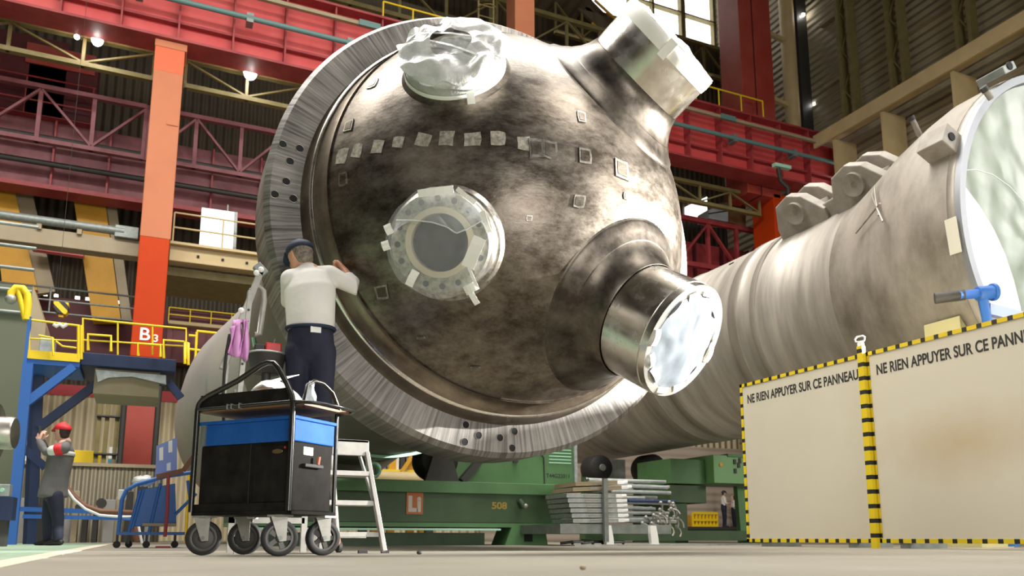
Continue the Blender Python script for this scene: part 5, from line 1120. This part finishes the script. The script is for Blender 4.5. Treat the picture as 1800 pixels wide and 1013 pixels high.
# step ladder
t = T('step_ladder', 'worn aluminium step ladder with three treads and a top plate behind the cart', 'ladder', (1.25, 5.3, 0))
zt_ = at(610, 787, 5.34).z
def lx(x, y, Y): return at(x, y, Y)
M().box((1.09, 5.30, zt_ - .055), (1.335, 5.34, zt_ + .05)).box((1.09, 5.30, zt_ + .03), (1.335, 5.52, zt_ + .05)).build('top_plate', m_alu, t, .004)
M().bar((1.325, 5.32, zt_ - .03), (1.43, 5.20, .015), .028, .05, (0, 1, 0)).build('front_rail', m_alu, t, .003)
M().bar((1.04, 5.32, zt_ - .03), (1.02, 5.20, .015), .028, .05, (0, 1, 0)).build('front_rail', m_alu, t, .003)
for y, xr in ((831, 1.345), (884, 1.375), (940, 1.41)):
    f = 1 - (at(600, y, 5.25).z / zt_); M().box((1.03, 5.21 + .08 * (1 - f), at(600, y, 5.25).z - .016), (xr, 5.36 + .1 * (1 - f), at(600, y, 5.25).z + .016)).build('tread', m_alu, t, .003)
M().tube([(1.12, 5.50, zt_), (1.22, 5.66, .10)], .022, 12).build('rear_leg', m_alu, t)
M().tube([(1.31, 5.50, zt_), (1.40, 5.34, .0 + .3)], .012, 8).build('brace', m_alu, t)
M().tube([(1.215, 5.655, .14), (1.225, 5.67, .05)], .028, 12).build('caster_stem', m_brown, t); M().lathe([(-.012, .04), (.012, .04), None, (.012, 0)], (1.24, 5.68, .04), (1, .2, 0), 20).lathe([(-.012, .04), (-.012, 0)], (1.24, 5.68, .04), (1, .2, 0), 20).build('caster', m_rubber, t)
M().box((1.02, 5.64, .10), (1.42, 5.67, .13)).build('rear_bar', m_alu, t)
for (x0, x1, y) in ((1.30, 1.36, 5.35), (1.45, 1.50, 5.33)): tag(M().box((x0, y, 0), (x1, y + .03, .02)).build('rubber_chock', m_rubber), 'small black rubber chock on the floor %s the ladder foot' % ('left of' if x0 < 1.4 else 'right of'), 'chock')
for (x, y, r, lab) in ((737, 975, .018, 'small dark stone on the floor right of the ladder'), (1025, 1002, .012, 'small brown crumb on the floor near the front edge'), (135, 950, .02, 'tiny white scrap on the green floor behind the coated person')):
    r3 = ray(x, y); p = CAM + r3 * (-H0 / r3.z); tag(M().ball((p.x, p.y, r * .6), r, 9, 6, (1, .8, .7)).build('pebble', m_dark if x == 737 else m_greytan if x > 800 else m_paper), lab, 'pebble')

# ================================================================== left side of the hall
FZ = 21.0
t = T('slat_fence', 'low beige slatted fence behind the blue trolley and the person in the coat', 'fence', (-6, FZ, 0))
M().box((-16, FZ, 0), (.35, FZ + .06, 1.72)).build('slats', siding('fence_beige', (.30, .26, .17), (.40, .35, .25), (1, 0, 0), .16, .05), t)
M().box((-16, FZ - .05, 1.72), (.35, FZ + .1, 1.80)).build('cap_rail', m_greytan, t)
t = T('pit_machinery', 'dark clutter of machine parts standing before the slatted fence', 'machine', (-1.2, FZ - 1, 0)); rnd = random.Random(11)
for k in range(14):
    x = -2.7 + .21 * k; h = rnd.uniform(.5, 1.45); M().box((x, FZ - .9 + rnd.uniform(0, .3), 0), (x + rnd.uniform(.1, .24), FZ - .4, h)).build('machine_block', (m_dark, m_machine, m_greytan, m_dark)[k % 4], t, .01)
for k in range(4): M().lathe([(0, .07 + .012 * k), (.1, .07 + .012 * k), None, (.1, 0)], (-2.1 + .41 * k, FZ - .92, .75 + .1 * (k % 2)), (0, -1, 0), 18).build('flywheel', m_dark, t)
# caged ladder on the column
t = T('cage_ladder', 'olive caged ladder standing left of the column base', 'ladder', (-1.4, 22.6, 0))
xs = [at(x, 740, 22.6).x for x in (174, 188, 206)]
for x in xs: M().box((x - .05, 22.55, 0), (x + .05, 22.65, 4.3)).build('rail', m_olive, t)
for k in range(4):
    z = 1.2 + .95 * k; M().tube([(xs[0] - .05, 22.5, z), (xs[2] + .08, 22.5, z)], .035, 6).build('hoop', m_dark, t)
for x, lab in ((216, 'dark vertical pipe close left of the column base'), (276, 'dark vertical pipe close right of the column base')):
    p = at(x, 740, 22.4); tag(M().tube([(p.x, 22.4, 0), (p.x, 22.4, 4.4)], .07, 10).build('vertical_pipe', m_dark), lab, 'pipe')
# blue access platform
QY = 14.0
q_ = lambda x, y, Y=QY: at(x, y, Y)
t = T('access_platform', 'blue steel access stair platform with a yellow railed landing at the left', 'platform', (-1.8, QY + .8, 0))
za = q_(45, 630).z; xa, xb, xc = q_(44, 630).x, q_(141, 630).x, q_(325, 630).x
M().box((xa, QY, za - .08), (xb, QY + 1.2, za)).build('landing', m_blue2, t, .008)
zbk = q_(200, 628).z
M().box((xb, QY + .1, zbk - .14), (xc - .12, QY + 1.6, zbk + .06)).build('walkway', m_navyst, t, .008)
M().box((xb + .2, QY + .3, zbk - .55), (xc - .35, QY + 1.4, zbk - .14)).build('under_box', m_greytan, t)
M().prism([q_(168, 650, QY + .2), q_(292, 660, QY + .2), q_(292, 676, QY + .2), q_(232, 662, QY + .2), q_(190, 664, QY + .2), q_(172, 672, QY + .2)], (0, .08, 0)).build('arched_plate', m_galv, t)
kb = M().box((xa, QY - .02, za), (xb, QY, za + .13)).build('kick_board', m_yel, t)
def leg(p, q, w1, m): M().bar(p, q, w1, w1).build('leg', m, t)
leg(q_(50, 640), Vector((q_(22, 925).x, QY, 0)), .14, m_blue2)
leg(q_(70, 640, QY + 1), Vector((q_(48, 890).x, QY + 1, 0)), .13, m_navyst)
leg(q_(60, 650, QY + 1.1), Vector((q_(50, 895).x - .1, QY + 1.1, 0)), .1, m_navyst)
M().bar(q_(130, 645), q_(42, 712), .12, .12).build('brace', m_blue2, t)
M().bar(q_(142, 642, QY + .8), q_(95, 655, QY + .8), .12, .12).build('brace', m_navyst, t)
M().bar(q_(180, 668, QY + .6), q_(68, 752, QY + .6), .13, .13).build('brace', m_navyst, t)
M().bar(q_(296, 672, QY + .6), q_(318, 700, QY + .6), .12, .12).build('brace', m_navyst, t)
M().bar(q_(38, 785, QY + .5), q_(80, 822, QY + .5), .1, .12).build('brace', m_navyst, t)
M().bar(q_(28, 895, QY + .4), q_(240, 902, QY + .4), .06, .07).build('low_rail', m_blue2, t)
M().bar(q_(40, 908, QY + .4), q_(240, 912, QY + .4), .05, .06).build('low_rail', m_blue2, t)
yr = lambda pts, r=.022: M().tube(pts, r * .8, 6).build('yellow_rail', m_yel, t)
yr([q_(50, 562), q_(140, 573)]); yr([q_(50, 595), q_(140, 600)], .015)
for (x, y0, y1) in ((51, 562, 628), (138, 573, 632), (93, 594, 630), (143, 572, 632)): yr([q_(x, y0), q_(x, y1)], .03 if x > 130 else .022)
yr([q_(68, 590, QY - .1), q_(92, 594, QY - .1), q_(94, 625, QY - .1)]); yr([q_(98, 600), q_(110, 609), q_(134, 612)], .02)
yr([q_(146, 620), q_(146, 560), q_(200, 566), q_(262, 572), q_(327, 578), q_(327, 620)], .022)
yr([q_(146, 598), q_(325, 609)], .018)
for x in (207, 268): yr([q_(x, 566 + (x - 200) * .1), q_(x, 624)], .018)
for (x0, x1, y0, y1) in ((155, 195, 588, 616), (243, 282, 604, 626), (288, 326, 598, 630), (325, 331, 600, 640)): yr([q_(x0, y1, QY - .05), q_(x0, y0, QY - .05), q_(x1, y0 + 3, QY - .05), q_(x1, y1 + 2, QY - .05)], .028)
t9 = T('guard_rail', 'yellow railing seen between the access platform and the pale end of the vessel', 'railing', q_(350, 640, 21.6))
for ps in ([q_(332, 590, 21.6), q_(346, 591, 21.6), q_(346, 582, 21.6), q_(400, 588, 21.6)], [q_(332, 614, 21.6), q_(400, 622, 21.6)]): M().tube(ps, .035, 6).build('rail', m_yel, t9)
for x in (346, 384): M().tube([q_(x, 584, 21.6), Vector((q_(x, 660, 21.6).x, 21.6, 0))], .035, 6).build('post', m_yel, t9)
t2 = T('yellow_hose', 'thick yellow hose bent in a loop on top of the access platform', 'hose', q_(46, 560))
M().tube([q_(46, 562), q_(49, 535), q_(48, 518), q_(40, 507), q_(28, 506), q_(20, 514), q_(19, 524)], .055, 12).build('hose', m_yel, t2); M().tube([q_(44, 562), q_(38, 535), q_(32, 512), q_(29, 507)], .04, 10).build('hose_branch', m_yel, t2); M().ball(q_(19, 526), .08, 10, 8).build('coupling', m_zinc, t2)
M().box((q_(41, 640).x, QY - .03, za - .1), (q_(47, 640).x, QY + .05, q_(46, 560).z + .03)).build('mast', m_blue2, t)
o = M().box((q_(62, 600).x, QY + .5, za), (q_(88, 600).x, QY + .9, za + .45)).build('grey_box', m_galv, None, .01); tag(o, 'grey electric box on the yellow railed landing', 'box')
cb_ = T('brown_cabinet', 'tall brown grey cabinet standing behind the yellow hose loop', 'cabinet', at(60, 600, 16.5))
pa, pb, pc = at(0, 498, 17), at(58, 502, 17), at(78, 560, 17.4)
M().box((pa.x - 1, 17.0, 0), (pb.x, 18.0, pa.z)).build('case', mat('cab_dark', (.10, .11, .07), .6), cb_); M().prism([Vector((pb.x, 17.0, 3.2)), Vector((pb.x, 17.0, pb.z)), Vector((pb.x + .25, 17.2, pb.z - .7)), Vector((pb.x + .25, 17.2, 3.2))], (0, .8, 0)).build('side_panel', m_greytan, cb_)
for k in range(5): M().tube([(pa.x - 1, 16.95, 4.2 + .42 * k), (pb.x, 16.95, 4.2 + .42 * k)], .035, 6).build('guard_bar', m_galv_d, cb_)
tag(M().tube([q_(94, 570, QY), q_(99, 574, QY), q_(105, 570, QY), q_(111, 575, QY), q_(118, 570, QY)], .03, 6).build('wire_bundle', m_whitefit), 'bundle of bright twisted wire on the top rail of the yellow landing', 'wire')
# yellow and white crates behind the fence
for i, (x0, x1, y0, y1, m, lab) in enumerate(((118, 176, 791, 820, m_yel, 'yellow crate behind the slatted fence right of the coated person'), (120, 172, 803, 812, m_paper, 'white strip lying in front of the yellow crate'), (38, 56, 793, 820, m_paper, 'white crate behind the slatted fence left of the coated person'), (190, 206, 808, 822, mat('cyan_bin', (.03, .25, .40), .5), 'cyan bin behind the slatted fence near the column'), (192, 214, 786, 808, m_paper, 'pale box standing on the cyan bin near the column'))):
    a, b = at(x0, y0, 23.2 + .15 * i), at(x1, y1, 23.2 + .15 * i); o = M().box((a.x, a.y, 0 if y1 > 810 else b.z), (b.x, a.y + .12, a.z)).build('crate', m, None, .01); tag(o, lab, 'crate')
# blue trolley
TY = 9.0
v_ = lambda x, y, Y=TY: at(x, y, Y)
t = T('blue_trolley', 'blue tubular trolley with a sheet bin on small black casters left of the cart', 'trolley', (0, TY + .3, 0))
zlo = v_(205, 938).z
M().box((v_(204, 938).x, TY, zlo - .015), (v_(325, 938).x, TY + .6, zlo + .015)).build('base_frame', m_blue2, t)
M().prism([v_(242, 862), v_(308, 850), v_(310, 925), v_(234, 925)], (0, .45, 0)).build('bin', m_blue2, t, .006)
M().tube([v_(208, 936), v_(214, 880), v_(222, 862), v_(240, 852), v_(290, 838), v_(345, 830)], .02, 8).build('frame_tube', m_blue2, t)
for (xa_, ya_, xb_, yb_) in ((226, 936, 246, 864), (262, 936, 282, 850), (308, 905, 345, 868), (330, 845, 336, 892), (252, 862, 232, 930)): M().tube([v_(xa_, ya_), v_(xb_, yb_)], .016, 8).build('frame_tube', m_blue2, t)
M().box((v_(250, 925).x, TY - .02, v_(250, 925).z), (v_(310, 925).x, TY + .3, v_(250, 920).z)).build('shelf', m_greytan, t)
for x in (206, 226, 258, 308): M().lathe([(-.02, .035), (.02, .035), None, (.02, 0)], (v_(x, 945).x, TY + .03 + (.4 if x == 226 else 0), .036), (0, 1, 0), 16).lathe([(-.02, .035), (-.02, 0)], (v_(x, 945).x, TY + .03 + (.4 if x == 226 else 0), .036), (0, 1, 0), 16).build('caster', m_rubber, t); 
for x in (206, 226, 258, 308): M().box((v_(x, 945).x - .012, TY + .02, .04), (v_(x, 945).x + .012, TY + .06, zlo)).build('caster_fork', m_dark, t)
bb = [v_(275, 784, TY + .25), v_(311, 769, TY + .25), v_(311, 830, TY + .25), v_(273, 838, TY + .25)]
t2 = T('blue_board', 'blue sign board with paper sheets standing tilted on the trolley', 'board', bb[3])
M().prism(bb, (0, .05, 0)).build('board', m_board, t2)
for (x0, y0, x1, y1) in ((280, 788, 287, 810), (296, 776, 303, 796), (293, 815, 300, 828)): M().prism([v_(x0, y0, TY + .243), v_(x1, y0 - 2, TY + .243), v_(x1, y1 - 1, TY + .243), v_(x0, y1, TY + .243)], (0, .004, 0)).build('paper', m_paper, t2)
t2 = T('rust_rail', 'rust brown angle bar resting across the blue trolley', 'bar', v_(300, 833))
M().bar(v_(275, 839, TY - .04), v_(322, 828, TY - .04), .05, .05).build('bar', m_brown, t2); M().bar(v_(322, 828, TY - .04), v_(345, 797, TY - .04), .04, .05).build('bent_end', m_brown, t2)
tag(M().tube([v_(296, 836, TY - .1), v_(294, 900, TY - .1), v_(290, 944, TY - .1)], .017, 8).box((v_(274, 950).x, TY - .16, 0), (v_(300, 950).x, TY - .04, .02)).build('red_stand', mat('dark_red', (.26, .03, .04), .5)), 'dark red floor stand with flat foot before the blue trolley', 'stand')
bag = M(); rnd = random.Random(3)
o = M().ball(v_(252, 846, TY + .2), .085, 20, 14, (1.3, 1, .62)).build('plastic_bag', m_film_white)
for v in o.data.vertices: v.co += Vector((1, 1, 1)) * .03 * noise.noise(v.co * 28)
tag(o, 'crumpled clear plastic bag on the blue trolley bin', 'bag')
o = M().box((v_(206, 870).x, TY + .3, v_(206, 875).z), (v_(221, 870).x, TY + .5, v_(206, 858).z)).build('white_box', m_paper, None, .006); tag(o, 'small white box fixed at the left end of the blue trolley', 'box')
# hoses from the coat person to the trolley
hp = [at(x, y, 13) for x, y in ((113, 855), (130, 878), (150, 895), (175, 906), (210, 909), (240, 908))]; hp.append(Vector((hp[-1].x + .1, 13, .02)))
tag(M().tube(hp, .018, 8).build('white_hose', m_whitefit), 'white hose sagging from behind the coated person to the trolley', 'hose')
hp = [at(x, y, 13.4) for x, y in ((112, 852), (128, 872), (148, 890), (176, 900), (232, 901))]; hp.append(Vector((hp[-1].x + .1, 13.4, .045)))
tag(M().tube(hp, .045, 10).build('brown_hose', m_brown), 'thick brown hose running behind the white one', 'hose')
c = at(-6, 761, 8.0)
t = T('steel_shaft', 'round polished steel shaft end entering at the left edge', 'shaft', (c.x, 8, 0))
M().lathe([(-.5, .26), (-.02, .26), (0, .25), None, (0, .14), None, (.12, .14), (.14, .13), None, (.14, 0)], c, (1, -.15, 0), 48).build('shaft', m_brushed, t)
M().box((c.x - .35, 7.85, 0), (c.x - .1, 8.15, c.z - .2)).build('shaft_stand', m_blue2, t)
t = T('green_control_box', 'grey control box with a green button standing low at the left edge', 'control box', at(8, 880, 11))
a, b = at(-8, 851, 11), at(16, 874, 11); M().box((a.x, 11, b.z), (b.x, 11.2, a.z)).build('box', m_galv, t, .01); M().lathe([(0, .025), (.02, .022), None, (.02, 0)], at(4, 862, 11), (0, -1, 0), 14).build('button', m_mint, t)
M().box((a.x, 10.98, .3), (b.x + .05, 11.3, b.z)).build('pedestal', m_navyst, t); M().box((a.x, 11, 0), (b.x, 11.25, .3)).build('base', m_dark, t)
